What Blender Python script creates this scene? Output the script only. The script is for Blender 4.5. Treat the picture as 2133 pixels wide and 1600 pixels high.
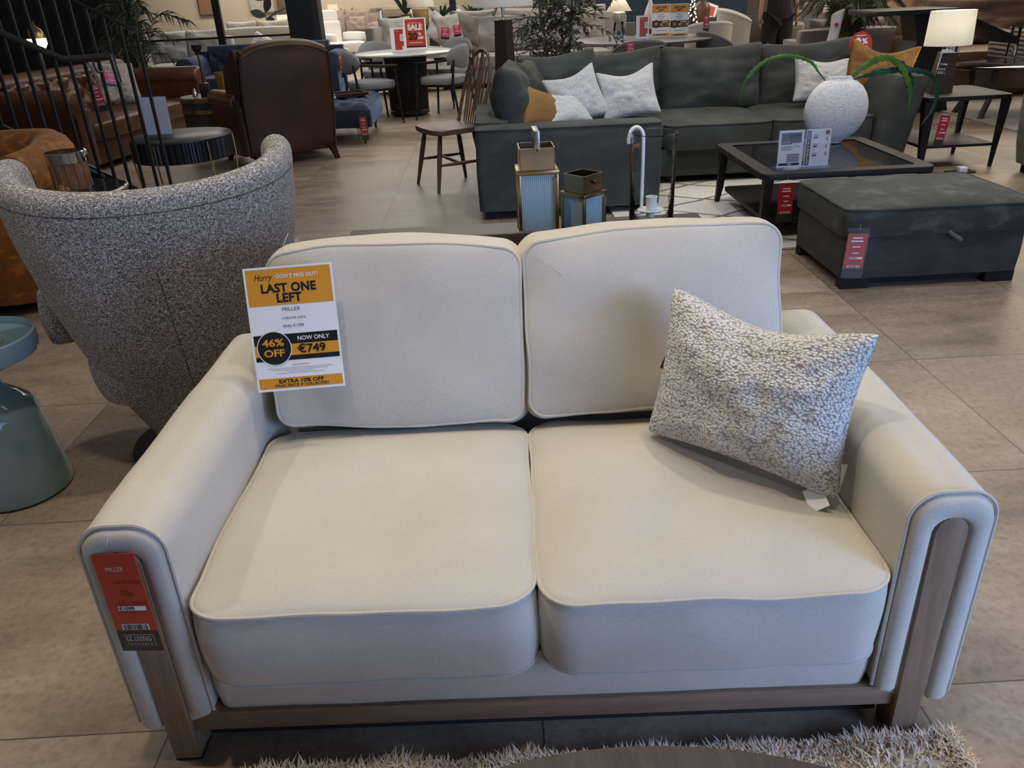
import bpy, bmesh, math, random
from math import sin, cos, pi, radians, sqrt, atan2
from mathutils import Vector, Matrix, Euler, noise as NZ

for o in list(bpy.data.objects):
    bpy.data.objects.remove(o, do_unlink=True)
SC = bpy.context.scene
COL = SC.collection
random.seed(7)

# ------------------------------------------------------------------ camera
H = 1.40                       # eye height
F = 1650.0                     # focal length in px of the 2133 x 1600 frame
XA = Vector((0.99848523, -0.05377577, 0.01163644))   # world X in camera (right, down, forward)
YA = Vector((-0.03442545, -0.44562526, 0.89455744))
ZA = Vector((-0.04292002, -0.89360299, -0.44680149))
cam = bpy.data.cameras.new('camera')
cam.sensor_width = 36.0
cam.lens = F / 2133.0 * 36.0
cam.clip_end = 200
camo = bpy.data.objects.new('camera', cam)
right = Vector((XA[0], YA[0], ZA[0])); down = Vector((XA[1], YA[1], ZA[1])); fwd = Vector((XA[2], YA[2], ZA[2]))
m = Matrix.Identity(4)
for i in range(3):
    m[i][0] = right[i]; m[i][1] = -down[i]; m[i][2] = -fwd[i]
m[2][3] = H
camo.matrix_world = m
COL.objects.link(camo)
SC.camera = camo

def ray(u, v):
    return right * ((u - 1066.5) / F) + down * ((v - 800.0) / F) + fwd
def FZ(u, v, z=0.0):
    d = ray(u, v); return Vector((0, 0, H)) + d * ((z - H) / d.z)
def FY(u, v, y):
    d = ray(u, v); return Vector((0, 0, H)) + d * (y / d.y)

# ------------------------------------------------------------------ light and exposure
SC.view_settings.view_transform = 'Standard'
SC.view_settings.look = 'None'
SC.view_settings.gamma = 1.0
SC.view_settings.use_curve_mapping = False
SC.view_settings.exposure = 0.0

W = bpy.data.worlds.new('world'); SC.world = W
W.use_nodes = True
W.node_tree.nodes['Background'].inputs[0].default_value = (0.86, 0.92, 1.0, 1)
W.node_tree.nodes['Background'].inputs[1].default_value = 0.085

def area(name, loc, target, sx, sy, watts, col, spread=180):
    l = bpy.data.lights.new(name, 'AREA'); l.shape = 'RECTANGLE'; l.size = sx; l.size_y = sy
    l.energy = watts; l.color = col; l.spread = radians(spread)
    o = bpy.data.objects.new(name, l); COL.objects.link(o); o.location = loc
    o.rotation_euler = (Vector(target) - Vector(loc)).to_track_quat('-Z', 'Y').to_euler()
    return o
def spot(name, loc, target, watts, col, ang=60, blend=0.6, size=0.06):
    l = bpy.data.lights.new(name, 'SPOT'); l.energy = watts; l.color = col
    l.spot_size = radians(ang); l.spot_blend = blend; l.shadow_soft_size = size
    o = bpy.data.objects.new(name, l); COL.objects.link(o); o.location = loc
    o.rotation_euler = (Vector(target) - Vector(loc)).to_track_quat('-Z', 'Y').to_euler()
    return o
WARM = (1.0, 0.84, 0.66); COOL = (0.36, 0.55, 1.0); NEUT = (1.0, 0.93, 0.84)
# shop window to the right of the photographer
area('daylight_window', (3.0, -0.7, 1.1), (1.15, 1.2, 0.45), 1.4, 1.6, 20, COOL, 75)
area('daylight_window', (4.2, -3.4, 2.2), (2.2, 4.5, 0.4), 3.6, 2.2, 28, COOL, 80)  # second, wider source added to cool the middle group
spot('track_spot', (0.3, 0.9, 3.4), (0.3, 0.95, 0.0), 46, WARM, 50)  # added overhead to put warm light on the shag rug
# ceiling panels
area('ceiling_panel', (0.0, 2.6, 3.6), (0.0, 2.6, 0), 3.0, 2.2, 44, NEUT)
area('ceiling_panel', (2.4, 6.0, 3.6), (2.4, 6.0, 0), 3.5, 3.0, 62, NEUT)
area('ceiling_panel', (-1.0, 9.5, 3.6), (-1.0, 9.5, 0), 3.0, 3.0, 62, NEUT)
area('ceiling_panel', (-2.5, 19.0, 3.8), (-2.5, 19.0, 0), 8.0, 8.0, 640, (1.0, .90, .78))
area('wall_fill', (-5.5, 26.2, 3.7), (-5.5, 29.0, 1.3), 8.0, .8, 260, WARM)  # added unseen fill that brightens the cream back wall
area('ceiling_panel', (2.0, 13.5, 3.8), (2.0, 13.5, 0), 5.0, 3.0, 120, NEUT)
area('ceiling_panel', (7.5, 12.0, 3.8), (7.5, 12.0, 0), 4.0, 5.0, 330, WARM)  # added to lift the unlit leather sofas on the right
# track spots
spot('track_spot', (-0.6, 1.25, 3.4), (-0.35, 1.6, 0.4), 80, WARM, 66)
spot('track_spot', (0.9, 1.9, 3.4), (0.55, 1.5, 0.5), 72, WARM, 62)
spot('track_spot', (-2.9, 1.4, 3.4), (-1.3, 2.0, 0.3), 84, NEUT, 64)
spot('track_spot', (3.4, 3.0, 3.4), (2.1, 3.4, 0.2), 84, NEUT, 70)
spot('track_spot', (0.4, 4.7, 3.4), (0.8, 6.0, 0.5), 110, (0.86, 0.93, 1.0), 50)
spot('track_spot', (3.6, 5.0, 3.4), (2.6, 6.2, 0.5), 100, NEUT, 56)
spot('track_spot', (-3.2, 7.4, 3.4), (-4.0, 9.0, 0.4), 60, WARM, 60)
spot('track_spot', (-1.0, 9.2, 3.4), (-1.0, 10.6, 0.5), 75, NEUT, 60)
spot('track_spot', (1.7, 4.6, 3.4), (1.9, 4.9, 0.0), 70, NEUT, 60)

# ------------------------------------------------------------------ materials
def S(h):
    h = h.lstrip('#'); c = [int(h[i:i+2], 16) / 255 for i in (0, 2, 4)]
    return tuple((x / 12.92 if x <= .04045 else ((x + .055) / 1.055) ** 2.4) for x in c) + (1,)
class NT:
    def __init__(s, name):
        s.m = bpy.data.materials.new(name); s.m.use_nodes = True
        s.t = s.m.node_tree; s.n = s.t.nodes; s.p = s.n['Principled BSDF']
        s.tc = None
    def add(s, typ, **kw):
        n = s.n.new(typ)
        for k, v in kw.items():
            if isinstance(k, str) and hasattr(n, k): setattr(n, k, v)
        return n
    def ln(s, a, b): s.t.links.new(a, b)
    def coord(s, scale=(1, 1, 1), kind='Object'):
        if not s.tc: s.tc = s.add('ShaderNodeTexCoord')
        mp = s.add('ShaderNodeMapping'); mp.inputs['Scale'].default_value = scale
        s.ln(s.tc.outputs[kind], mp.inputs[0]); return mp.outputs[0]
    def noise(s, scale, vec=None, detail=3, rough=.55):
        n = s.add('ShaderNodeTexNoise'); n.inputs['Scale'].default_value = scale
        n.inputs['Detail'].default_value = detail; n.inputs['Roughness'].default_value = rough
        s.ln(vec if vec is not None else s.coord(), n.inputs['Vector']); return n.outputs['Fac']
    def ramp(s, fac, stops):
        r = s.add('ShaderNodeValToRGB'); e = r.color_ramp.elements
        while len(e) < len(stops): e.new(.5)
        for k, (p, c) in enumerate(stops): e[k].position = p; e[k].color = c
        s.ln(fac, r.inputs[0]); return r.outputs[0]
    def mix(s, fac, a, b, mode='MIX'):
        n = s.add('ShaderNodeMix', data_type='RGBA', blend_type=mode)
        for i, x in ((0, fac), (6, a), (7, b)):
            if hasattr(x, 'links'): s.ln(x, n.inputs[i])
            else: n.inputs[i].default_value = x
        return n.outputs[2]
    def math(s, op, a, b=0.0, c=None):
        n = s.add('ShaderNodeMath', operation=op)
        for i, x in enumerate((a, b) if c is None else (a, b, c)):
            if hasattr(x, 'links'): s.ln(x, n.inputs[i])
            else: n.inputs[i].default_value = x
        return n.outputs[0]
    def bump(s, h, strength=.3, dist=.002):
        b = s.add('ShaderNodeBump'); b.inputs['Strength'].default_value = strength
        b.inputs['Distance'].default_value = dist
        s.ln(h, b.inputs['Height']); s.ln(b.outputs[0], s.p.inputs['Normal'])
    def set(s, **kw):
        for k, v in kw.items(): s.p.inputs[k.replace('_', ' ')].default_value = v
def C4(c): return S(c) if isinstance(c, str) else tuple(c) + ((1,) if len(c) == 3 else ())
def shade(c, f): return tuple(min(1, x * f) for x in c[:3]) + (1,)

def plain(name, c, rough=.5, metal=0, var=.12, nscale=9, bump=0, **kw):
    t = NT(name); c = C4(c)
    f = t.noise(nscale)
    t.ln(t.ramp(f, [(.3, shade(c, 1 - var)), (.7, shade(c, 1 + var))]), t.p.inputs['Base Color'])
    t.set(Roughness=rough, Metallic=metal)
    if bump: t.bump(t.noise(nscale * 14), bump, .002)
    for k, v in kw.items(): t.p.inputs[k.replace('_', ' ')].default_value = v
    return t.m
def fabric(name, c, scale=900, var=.10, blotch=.10, bump=.25, rough=.9, sheen=.15):
    t = NT(name); c = C4(c)
    a = t.noise(1.0, t.coord((scale, scale * .18, scale)), 2); b = t.noise(1.0, t.coord((scale * .18, scale, scale * .18)), 2)
    w = t.math('MULTIPLY', t.math('ADD', a, b), .5)
    big = t.noise(5.5, None, 4)
    c1 = t.ramp(w, [(.35, shade(c, 1 - var)), (.65, shade(c, 1 + var))])
    c2 = t.ramp(big, [(.35, (1 - blotch,) * 3 + (1,)), (.65, (1 + 0 * blotch,) * 3 + (1,))])
    t.ln(t.mix(1.0, c1, c2, 'MULTIPLY'), t.p.inputs['Base Color'])
    t.set(Roughness=rough, Sheen_Weight=sheen, Sheen_Roughness=.4)
    t.bump(w, bump, .001)
    return t.m
def velvet(name, c, lift=1.55, rough=.75, sheen=.35, tint=None, sc=4.5):
    t = NT(name); c = C4(c)
    f = t.noise(sc, t.coord((1, 1, 1.6)), 5, .62)
    t.ln(t.ramp(f, [(.36, shade(c, .8)), (.52, c), (.68, shade(c, lift))]), t.p.inputs['Base Color'])
    t.set(Roughness=rough, Sheen_Weight=sheen, Sheen_Roughness=.35)
    t.p.inputs['Sheen Tint'].default_value = tint or shade(c, 3.5)
    t.bump(t.noise(260), .12, .001)
    return t.m
def leather(name, c, rough=.38):
    t = NT(name); c = C4(c)
    f = t.noise(3.2, None, 5, .6)
    t.ln(t.ramp(f, [(.32, shade(c, .55)), (.55, c), (.75, shade(c, 1.5))]), t.p.inputs['Base Color'])
    t.set(Roughness=rough)
    v = t.add('ShaderNodeTexVoronoi'); v.inputs['Scale'].default_value = 160; t.ln(t.coord(), v.inputs['Vector'])
    t.bump(v.outputs['Distance'], .15, .001)
    return t.m
def wood(name, c, rough=.5, sc=(1.2, 14, 14), con=.35, bump=.15):
    t = NT(name); c = C4(c); t.p.inputs['Specular IOR Level'].default_value = .3
    g = t.noise(3.0, t.coord(sc), 6, .65); g2 = t.noise(22.0, t.coord(sc), 3, .6)
    f = t.math('ADD', t.math('MULTIPLY', g, .65), t.math('MULTIPLY', g2, .35))
    t.ln(t.ramp(f, [(.35, shade(c, 1 - con)), (.5, c), (.65, shade(c, 1 + con))]), t.p.inputs['Base Color'])
    t.set(Roughness=rough); t.bump(f, bump, .001)
    return t.m
def glass(name, tint=(1, 1, 1, 1), rough=.02, ior=1.45, wob=0):
    t = NT(name); t.set(Roughness=rough, IOR=ior, Transmission_Weight=1.0); t.p.inputs['Base Color'].default_value = tint
    if wob: t.bump(t.noise(40), wob, .004)
    return t.m
def clear_film(name, amount=.88, tint=(1, 1, 1, 1), rough=.12):
    t = NT(name); tr = t.add('ShaderNodeBsdfTransparent'); gl = t.add('ShaderNodeBsdfGlossy'); gl.inputs['Roughness'].default_value = rough
    mx = t.add('ShaderNodeMixShader'); mx.inputs[0].default_value = 1 - amount; tr.inputs[0].default_value = tint
    t.ln(tr.outputs[0], mx.inputs[1]); t.ln(gl.outputs[0], mx.inputs[2])
    t.ln(mx.outputs[0], t.n['Material Output'].inputs[0]); t.bump_n = None
    return t.m
def thin_glass(name, tint=(.96, .98, .98, 1), edge=.16, wob=0):
    t = NT(name); tr = t.add('ShaderNodeBsdfTransparent'); tr.inputs[0].default_value = tint
    gl = t.add('ShaderNodeBsdfGlossy'); gl.inputs['Roughness'].default_value = .03
    lw = t.add('ShaderNodeLayerWeight'); lw.inputs['Blend'].default_value = edge
    mx = t.add('ShaderNodeMixShader'); t.ln(lw.outputs['Fresnel'], mx.inputs[0])
    t.ln(tr.outputs[0], mx.inputs[1]); t.ln(gl.outputs[0], mx.inputs[2]); t.ln(mx.outputs[0], t.n['Material Output'].inputs[0])
    if wob:
        b = t.add('ShaderNodeBump'); b.inputs['Strength'].default_value = wob; b.inputs['Distance'].default_value = .006
        t.ln(t.noise(60, None, 4), b.inputs['Height']); t.ln(b.outputs[0], gl.inputs['Normal']); t.ln(b.outputs[0], lw.inputs['Normal'])
    return t.m
def glow(name, c, strength, base='#f4ead6'):
    t = NT(name); t.p.inputs['Base Color'].default_value = C4(base); t.set(Roughness=.8)
    t.p.inputs['Emission Color'].default_value = C4(c); t.p.inputs['Emission Strength'].default_value = strength
    return t.m
def shade_mat(name, c, trans=.5):
    # lampshade cloth: diffuse plus translucent, lit by the bulb inside it
    t = NT(name); d = t.add('ShaderNodeBsdfDiffuse'); tl = t.add('ShaderNodeBsdfTranslucent'); mx = t.add('ShaderNodeMixShader')
    f = t.ramp(t.noise(30), [(.3, shade(C4(c), .95)), (.7, C4(c))])
    t.ln(f, d.inputs[0]); t.ln(f, tl.inputs[0]); mx.inputs[0].default_value = trans
    t.ln(d.outputs[0], mx.inputs[1]); t.ln(tl.outputs[0], mx.inputs[2]); t.ln(mx.outputs[0], t.n['Material Output'].inputs[0])
    return t.m

def floor_mat():
    t = NT('porcelain_floor_tile')
    tc = t.coord()
    sp = t.add('ShaderNodeSeparateXYZ'); t.ln(tc, sp.inputs[0])
    s = .803; lines = []; cells = []
    for ax, off in ((0, -.757), (1, 1.222)):
        q = t.math('DIVIDE', t.math('SUBTRACT', sp.outputs[ax], off), s)
        fr = t.math('FRACT', q); cells.append(t.math('FLOOR', q))
        d = t.math('MINIMUM', fr, t.math('SUBTRACT', 1.0, fr))
        lines.append(d)
    d = t.math('MINIMUM', lines[0], lines[1])
    grout = t.math('LESS_THAN', d, .0025)
    cx = t.add('ShaderNodeCombineXYZ'); t.ln(cells[0], cx.inputs[0]); t.ln(cells[1], cx.inputs[1])
    wn = t.add('ShaderNodeTexWhiteNoise', noise_dimensions='2D'); t.ln(cx.outputs[0], wn.inputs['Vector'])
    ofs = t.add('ShaderNodeVectorMath', operation='MULTIPLY_ADD')
    t.ln(wn.outputs['Color'], ofs.inputs[0]); ofs.inputs[1].default_value = (37, 23, 11); t.ln(tc, ofs.inputs[2])
    n1 = t.add('ShaderNodeTexNoise'); n1.inputs['Scale'].default_value = 2.2; n1.inputs['Detail'].default_value = 9; n1.inputs['Roughness'].default_value = .66
    mp = t.add('ShaderNodeMapping'); mp.inputs['Scale'].default_value = (.8, 1.9, 1); t.ln(ofs.outputs[0], mp.inputs[0]); t.ln(mp.outputs[0], n1.inputs['Vector'])
    n2 = t.add('ShaderNodeTexNoise'); n2.inputs['Scale'].default_value = 45; n2.inputs['Detail'].default_value = 6; n2.inputs['Roughness'].default_value = .7; t.ln(ofs.outputs[0], n2.inputs['Vector'])
    base = t.ramp(n1.outputs['Fac'], [(.30, S('#7f6f60')), (.46, S('#978674')), (.58, S('#a49381')), (.74, S('#b5a492'))])
    fine = t.ramp(n2.outputs['Fac'], [(.32, (.72, .70, .68, 1)), (.52, (1, 1, 1, 1)), (.75, (1.1, 1.1, 1.1, 1))])
    col = t.mix(1.0, base, fine, 'MULTIPLY')
    val = t.math('MULTIPLY_ADD', wn.outputs['Value'], .16, .92)
    cmb = t.add('ShaderNodeCombineXYZ'); [t.ln(val, cmb.inputs[i]) for i in range(3)]
    col = t.mix(1.0, col, cmb.outputs[0], 'MULTIPLY')
    col = t.mix(grout, col, S('#5a5046'))
    t.ln(col, t.p.inputs['Base Color'])
    t.ln(t.ramp(n1.outputs['Fac'], [(.3, (.34,) * 3 + (1,)), (.7, (.5,) * 3 + (1,))]), t.p.inputs['Roughness'])
    h = t.math('SUBTRACT', t.math('MULTIPLY', n2.outputs['Fac'], .3), grout)
    t.bump(h, .25, .0015)
    return t.m
def tweed_mat():
    t = NT('grey_tweed')
    a = t.noise(1.0, t.coord((120, 120, 640)), 2, .7); b = t.noise(1.0, t.coord((640, 640, 120)), 2, .7); c = t.noise(460, None, 1)
    f = t.math('ADD', t.math('MULTIPLY', t.math('MAXIMUM', a, b), .8), t.math('MULTIPLY', c, .2))
    w = t.noise(1.0, t.coord((150, 150, 700)), 2, .6)
    t.ln(t.ramp(f, [(.46, S('#2e2c2d')), (.525, S('#716c6b')), (.58, S('#b9b3ad')), (.65, S('#f4efe6'))]), t.p.inputs['Base Color'])
    t.set(Roughness=.95, Sheen_Weight=.05); t.bump(f, .55, .003)
    return t.m
def boucle_mat(name, lo='#8c8880', hi='#d9d6cf', sc=105):
    t = NT(name)
    v = t.add('ShaderNodeTexVoronoi'); v.inputs['Scale'].default_value = sc; t.ln(t.coord((1, 1, 1.25)), v.inputs['Vector'])
    n = t.noise(sc * 3.2, None, 3, .7)
    d = t.math('SUBTRACT', 1.0, t.math('MULTIPLY', v.outputs['Distance'], 1.25))
    h = t.math('ADD', t.math('MULTIPLY', d, .75), t.math('MULTIPLY', n, .35))
    t.ln(t.ramp(h, [(.22, S(lo)), (.48, shade(S(hi), .82)), (.8, S(hi))]), t.p.inputs['Base Color'])
    t.set(Roughness=.95, Sheen_Weight=.25); t.bump(h, .9, .006)
    return t.m

# ------------------------------------------------------------------ object helpers
def thing(name, label, cat, loc=(0, 0, 0), rz=0, group=None, rot=None):
    o = bpy.data.objects.new(name, None); COL.objects.link(o); o.empty_display_size = .05
    o.location = loc; o.rotation_euler = rot if rot else (0, 0, rz)
    tag(o, label, cat, group); return o
def tag(o, label=None, cat=None, group=None, kind=None):
    if label: o['label'] = label
    if cat: o['category'] = cat
    if group: o['group'] = group
    if kind: o['kind'] = kind
    return o
def dup(root, label=None, loc=None, rz=None, group=None, scale=None):
    def cp(o, par):
        c = o.copy(); COL.objects.link(c); c.parent = par
        for ch in o.children: cp(ch, c)
        return c
    r = cp(root, None)
    if label: r['label'] = label
    if loc is not None: r.location = loc
    if rz is not None: r.rotation_euler = (0, 0, rz)
    if group: r['group'] = group
    if scale: r.scale = scale
    return r

def rrect(w, d, r, nc=5, ns=6, cx=0, cy=0):
    r = max(1e-4, min(r, w / 2 - 1e-4, d / 2 - 1e-4)); pts = []
    cs = [(w/2-r, d/2-r, 0), (-w/2+r, d/2-r, 90), (-w/2+r, -d/2+r, 180), (w/2-r, -d/2+r, 270)]
    for k, (x, y, a) in enumerate(cs):
        arc = [(x + r * cos(radians(a + 90 * i / nc)), y + r * sin(radians(a + 90 * i / nc))) for i in range(nc + 1)]
        pts += arc
        nx, ny, na = cs[(k + 1) % 4]
        e = (nx + r * cos(radians(na)), ny + r * sin(radians(na))); s = arc[-1]
        pts += [(s[0] + (e[0] - s[0]) * i / ns, s[1] + (e[1] - s[1]) * i / ns) for i in range(1, ns)]
    return [(x + cx, y + cy) for x, y in pts]
def arcpts(pts, n=10, closed=False):
    # Catmull-Rom through control points
    P = [Vector(p) for p in pts]; out = []; N = len(P)
    for i in range(N if closed else N - 1):
        p0 = P[(i - 1) % N] if closed or i else P[0] * 2 - P[1]
        p1 = P[i]; p2 = P[(i + 1) % N]
        p3 = P[(i + 2) % N] if closed or i + 2 < N else P[-1] * 2 - P[-2]
        for k in range(n):
            t = k / n
            out.append(.5 * ((2 * p1) + (p2 - p0) * t + (2 * p0 - 5 * p1 + 4 * p2 - p3) * t * t + (3 * p1 - p0 - 3 * p2 + p3) * t ** 3))
    if not closed: out.append(P[-1])
    return out

class B:
    def __init__(s): s.b = bmesh.new()
    def v(s, p): return s.b.verts.new(p)
    def f(s, vs, mi=0):
        try: fc = s.b.faces.new(vs); fc.material_index = mi; return fc
        except ValueError: return None
    def box(s, x0, x1, y0, y1, z0, z1, bev=0, seg=2, mi=0, M=None):
        t = bmesh.new(); r = bmesh.ops.create_cube(t, size=1)
        for q in t.verts: q.co = Vector(((x0+x1)/2 + q.co.x*(x1-x0), (y0+y1)/2 + q.co.y*(y1-y0), (z0+z1)/2 + q.co.z*(z1-z0)))
        if bev: bmesh.ops.bevel(t, geom=t.edges[:], offset=bev, segments=seg, profile=.5, affect='EDGES')
        s.merge(t, mi, M); return s
    def merge(s, t, mi=0, M=None):
        mp = {}
        for q in t.verts: mp[q] = s.v(M @ q.co if M else q.co)
        for fc in t.faces: s.f([mp[q] for q in fc.verts], mi)
        t.free()
    def loft(s, rings, closed=True, cap0=True, cap1=True, loop=False, mi=0):
        R = [[s.v(p) for p in r] for r in rings]; n = len(R[0]); s.R = R
        for a in range(len(R) if loop else len(R) - 1):
            r0, r1 = R[a], R[(a + 1) % len(R)]
            for i in range(n if closed else n - 1):
                j = (i + 1) % n; s.f([r0[i], r0[j], r1[j], r1[i]], mi)
        if not loop:
            if cap0: s.f(R[0][::-1], mi)
            if cap1: s.f(R[-1], mi)
        return s
    def lathe(s, prof, n=32, c=(0, 0, 0), sx=1, sy=1, cap0=True, cap1=True, mi=0, M=None):
        rings = []
        for r, z in prof:
            ring = [Vector((c[0] + max(r, 1e-4) * cos(2*pi*i/n) * sx, c[1] + max(r, 1e-4) * sin(2*pi*i/n) * sy, c[2] + z)) for i in range(n)]
            rings.append([M @ p for p in ring] if M else ring)
        return s.loft(rings, True, cap0, cap1, mi=mi)
    def tube(s, pts, r, n=8, closed=False, mi=0, flat=1.0):
        P = [Vector(p) for p in pts]; N = len(P); rings = []; up = None
        for i in range(N):
            if closed: t = P[(i+1) % N] - P[i-1]
            else: t = P[min(i+1, N-1)] - P[max(i-1, 0)]
            t.normalize()
            if up is None:
                up = Vector((0, 0, 1)) if abs(t.z) < .9 else Vector((0, 1, 0))
            a = up - t * up.dot(t)
            if a.length < 1e-6: a = t.orthogonal()
            a.normalize(); up = a; b = t.cross(a)
            rr = r[i] if isinstance(r, (list, tuple)) else r
            rings.append([P[i] + a * (rr * cos(2*pi*k/n)) + b * (rr * flat * sin(2*pi*k/n)) for k in range(n)])
        return s.loft(rings, True, True, True, loop=closed, mi=mi)
    def prism(s, pts, z0, z1, mi=0, bev=0, M=None):
        t = bmesh.new(); a = [t.verts.new((p[0], p[1], z0)) for p in pts]; b = [t.verts.new((p[0], p[1], z1)) for p in pts]; n = len(pts)
        t.faces.new(a[::-1]); t.faces.new(b)
        for i in range(n): t.faces.new([a[i], a[(i+1) % n], b[(i+1) % n], b[i]])
        if bev:
            ed = [e for e in t.edges if abs(e.verts[0].co.z - e.verts[1].co.z) < 1e-7]
            bmesh.ops.bevel(t, geom=ed, offset=bev, segments=2, profile=.5, affect='EDGES')
        s.merge(t, mi, M); return s
    def grid(s, fn, nu, nv, mi=0):
        V = [[s.v(fn(i / nu, j / nv)) for j in range(nv + 1)] for i in range(nu + 1)]
        for i in range(nu):
            for j in range(nv): s.f([V[i][j], V[i+1][j], V[i+1][j+1], V[i][j+1]], mi)
        return s
    def tr(s, M):
        for q in s.b.verts: q.co = M @ q.co
        return s
    def deform(s, fn):
        for q in s.b.verts: q.co = fn(q.co.copy())
        return s
    def build(s, name, mat, parent=None, smooth=True, ang=40, label=None, kind=None, loc=None, rot=None, subd=0, weld=0):
        if weld: bmesh.ops.remove_doubles(s.b, verts=s.b.verts[:], dist=weld)
        bmesh.ops.recalc_face_normals(s.b, faces=s.b.faces[:])
        me = bpy.data.meshes.new(name); s.b.to_mesh(me); s.b.free()
        for mm in (mat if isinstance(mat, (list, tuple)) else [mat]): me.materials.append(mm)
        if smooth:
            me.shade_smooth()
            if ang < 180: me.set_sharp_from_angle(angle=radians(ang))
        o = bpy.data.objects.new(name, me); COL.objects.link(o)
        if parent: o.parent = parent
        if loc: o.location = loc
        if rot: o.rotation_euler = rot
        if label: o['label'] = label
        if kind: o['kind'] = kind
        if subd:
            md = o.modifiers.new('sub', 'SUBSURF'); md.levels = subd; md.render_levels = subd
        return o

def boxc(w, d, h, rc=.06, crown=.02, crown_b=.0, bulge=.012, er=.012, wr=.004, seed=0, nc=6, ns=10):
    """upholstered box cushion lying flat, z 0..h, centred in x and y; returns the builder and its two seam loops"""
    b = B(); rings = []
    def ring(i, z): return [Vector((x, y, z)) for x, y in rrect(w - 2*i, d - 2*i, max(rc - i, .004), nc, ns)]
    mn = min(w, d) / 2
    def ring2(k, top):
        R = ring(mn * k, 0)
        for p in R:
            e = max(0, 1 - abs(2 * p.x / w) ** 3) * max(0, 1 - abs(2 * p.y / d) ** 3); e = e ** .6
            p.z = h + crown * e if top else -crown_b * e
        return R
    ins = [.90, .76, .6, .42, .27, .16, .09, .045, .015]
    for k in ins: rings.append(ring2(k, False))
    for k in range(0, 9):
        t = k / 8; rings.append(ring(-bulge * sin(pi * t), h * t))
    for k in ins[::-1]: rings.append(ring2(k, True))
    b.loft(rings, cap0=False, cap1=False)
    P_ = nc + ns; N_ = 4 * P_; mir = lambda i: (3 * P_ + nc - i) % N_
    for R in (b.R[0], b.R[-1]):
        b.f([R[k % N_] for k in range(3 * P_ + nc - 1, 4 * P_ + 2)])
        for i in range(1, P_ + nc - 1): b.f([R[i], R[i + 1], R[mir(i + 1)], R[mir(i)]])
        b.f([R[k] for k in range(P_ + nc - 1, 2 * P_ + 2)])
    if wr: b.deform(lambda p: p + Vector((NZ.noise(p * 7 + Vector((seed, 3, 1))), NZ.noise(p * 7 + Vector((seed, 9, 4))), NZ.noise(p * 6 + Vector((seed, 5, 8))))) * wr)
    def seam(z):
        L = [Vector((x, y, z)) for x, y in rrect(w, d, rc, nc, ns)]
        return [p + Vector((NZ.noise(p * 7 + Vector((seed, 3, 1))), NZ.noise(p * 7 + Vector((seed, 9, 4))), NZ.noise(p * 6 + Vector((seed, 5, 8))))) * wr for p in L]
    return b, seam(h), seam(0)

def pillow(w, h, t, n=26, pinch=.10, wr=.012, seed=0, chop=0, knob=0, kn=105, pw=.42, skew=0):
    """scatter cushion standing on its lower edge: x width, z 0..h, front faces -y"""
    b = B()
    for side in (-1, 1):
        def fn(a, c, side=side):
            u, v = a * 2 - 1, c * 2 - 1
            e = max(0, (1 - u * u) * (1 - v * v))
            x = w / 2 * u * (1 - pinch * (1 - v * v)); z = h / 2 * v * (1 - pinch * (1 - u * u))
            cr = 1 - .035 * (abs(u) * abs(v)) ** 6; x *= cr; z *= cr
            if chop: z -= chop * (1 - u * u) ** 2 * (max(0, v * .5 + .5)) ** 2
            y = side * t / 2 * e ** pw
            q = Vector((u * 1.7 + seed * 3.1, v * 1.7, side * 2 + seed))
            y += NZ.noise(q) * wr * min(1, e * 3) * 1.6 + NZ.noise(q * 2.7) * wr * .8 * min(1, e * 3)
            p = Vector((x + skew * v, y, z + h / 2))
            if knob:
                d = NZ.voronoi(p * kn)[0][0]; p += Vector((NZ.noise(p * 300), side * (.6 + .4 * NZ.noise(p * 250)), NZ.noise(p * 310 + Vector((5, 5, 5))))) * knob * (1 - min(1, d * 1.1))
            return p
        b.grid(fn, n, n)
    return b
def pillow_obj(name, label, cat, mat, w, h, t, loc, rot, group=None, pipe=None, **kw):
    """a scatter cushion as one thing: body with optional piping"""
    r = thing(name, label, cat, loc, group=group, rot=rot)
    pillow(w, h, t, **kw).build('cushion_cover', mat, r, ang=180, weld=1e-5)
    return r

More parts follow.
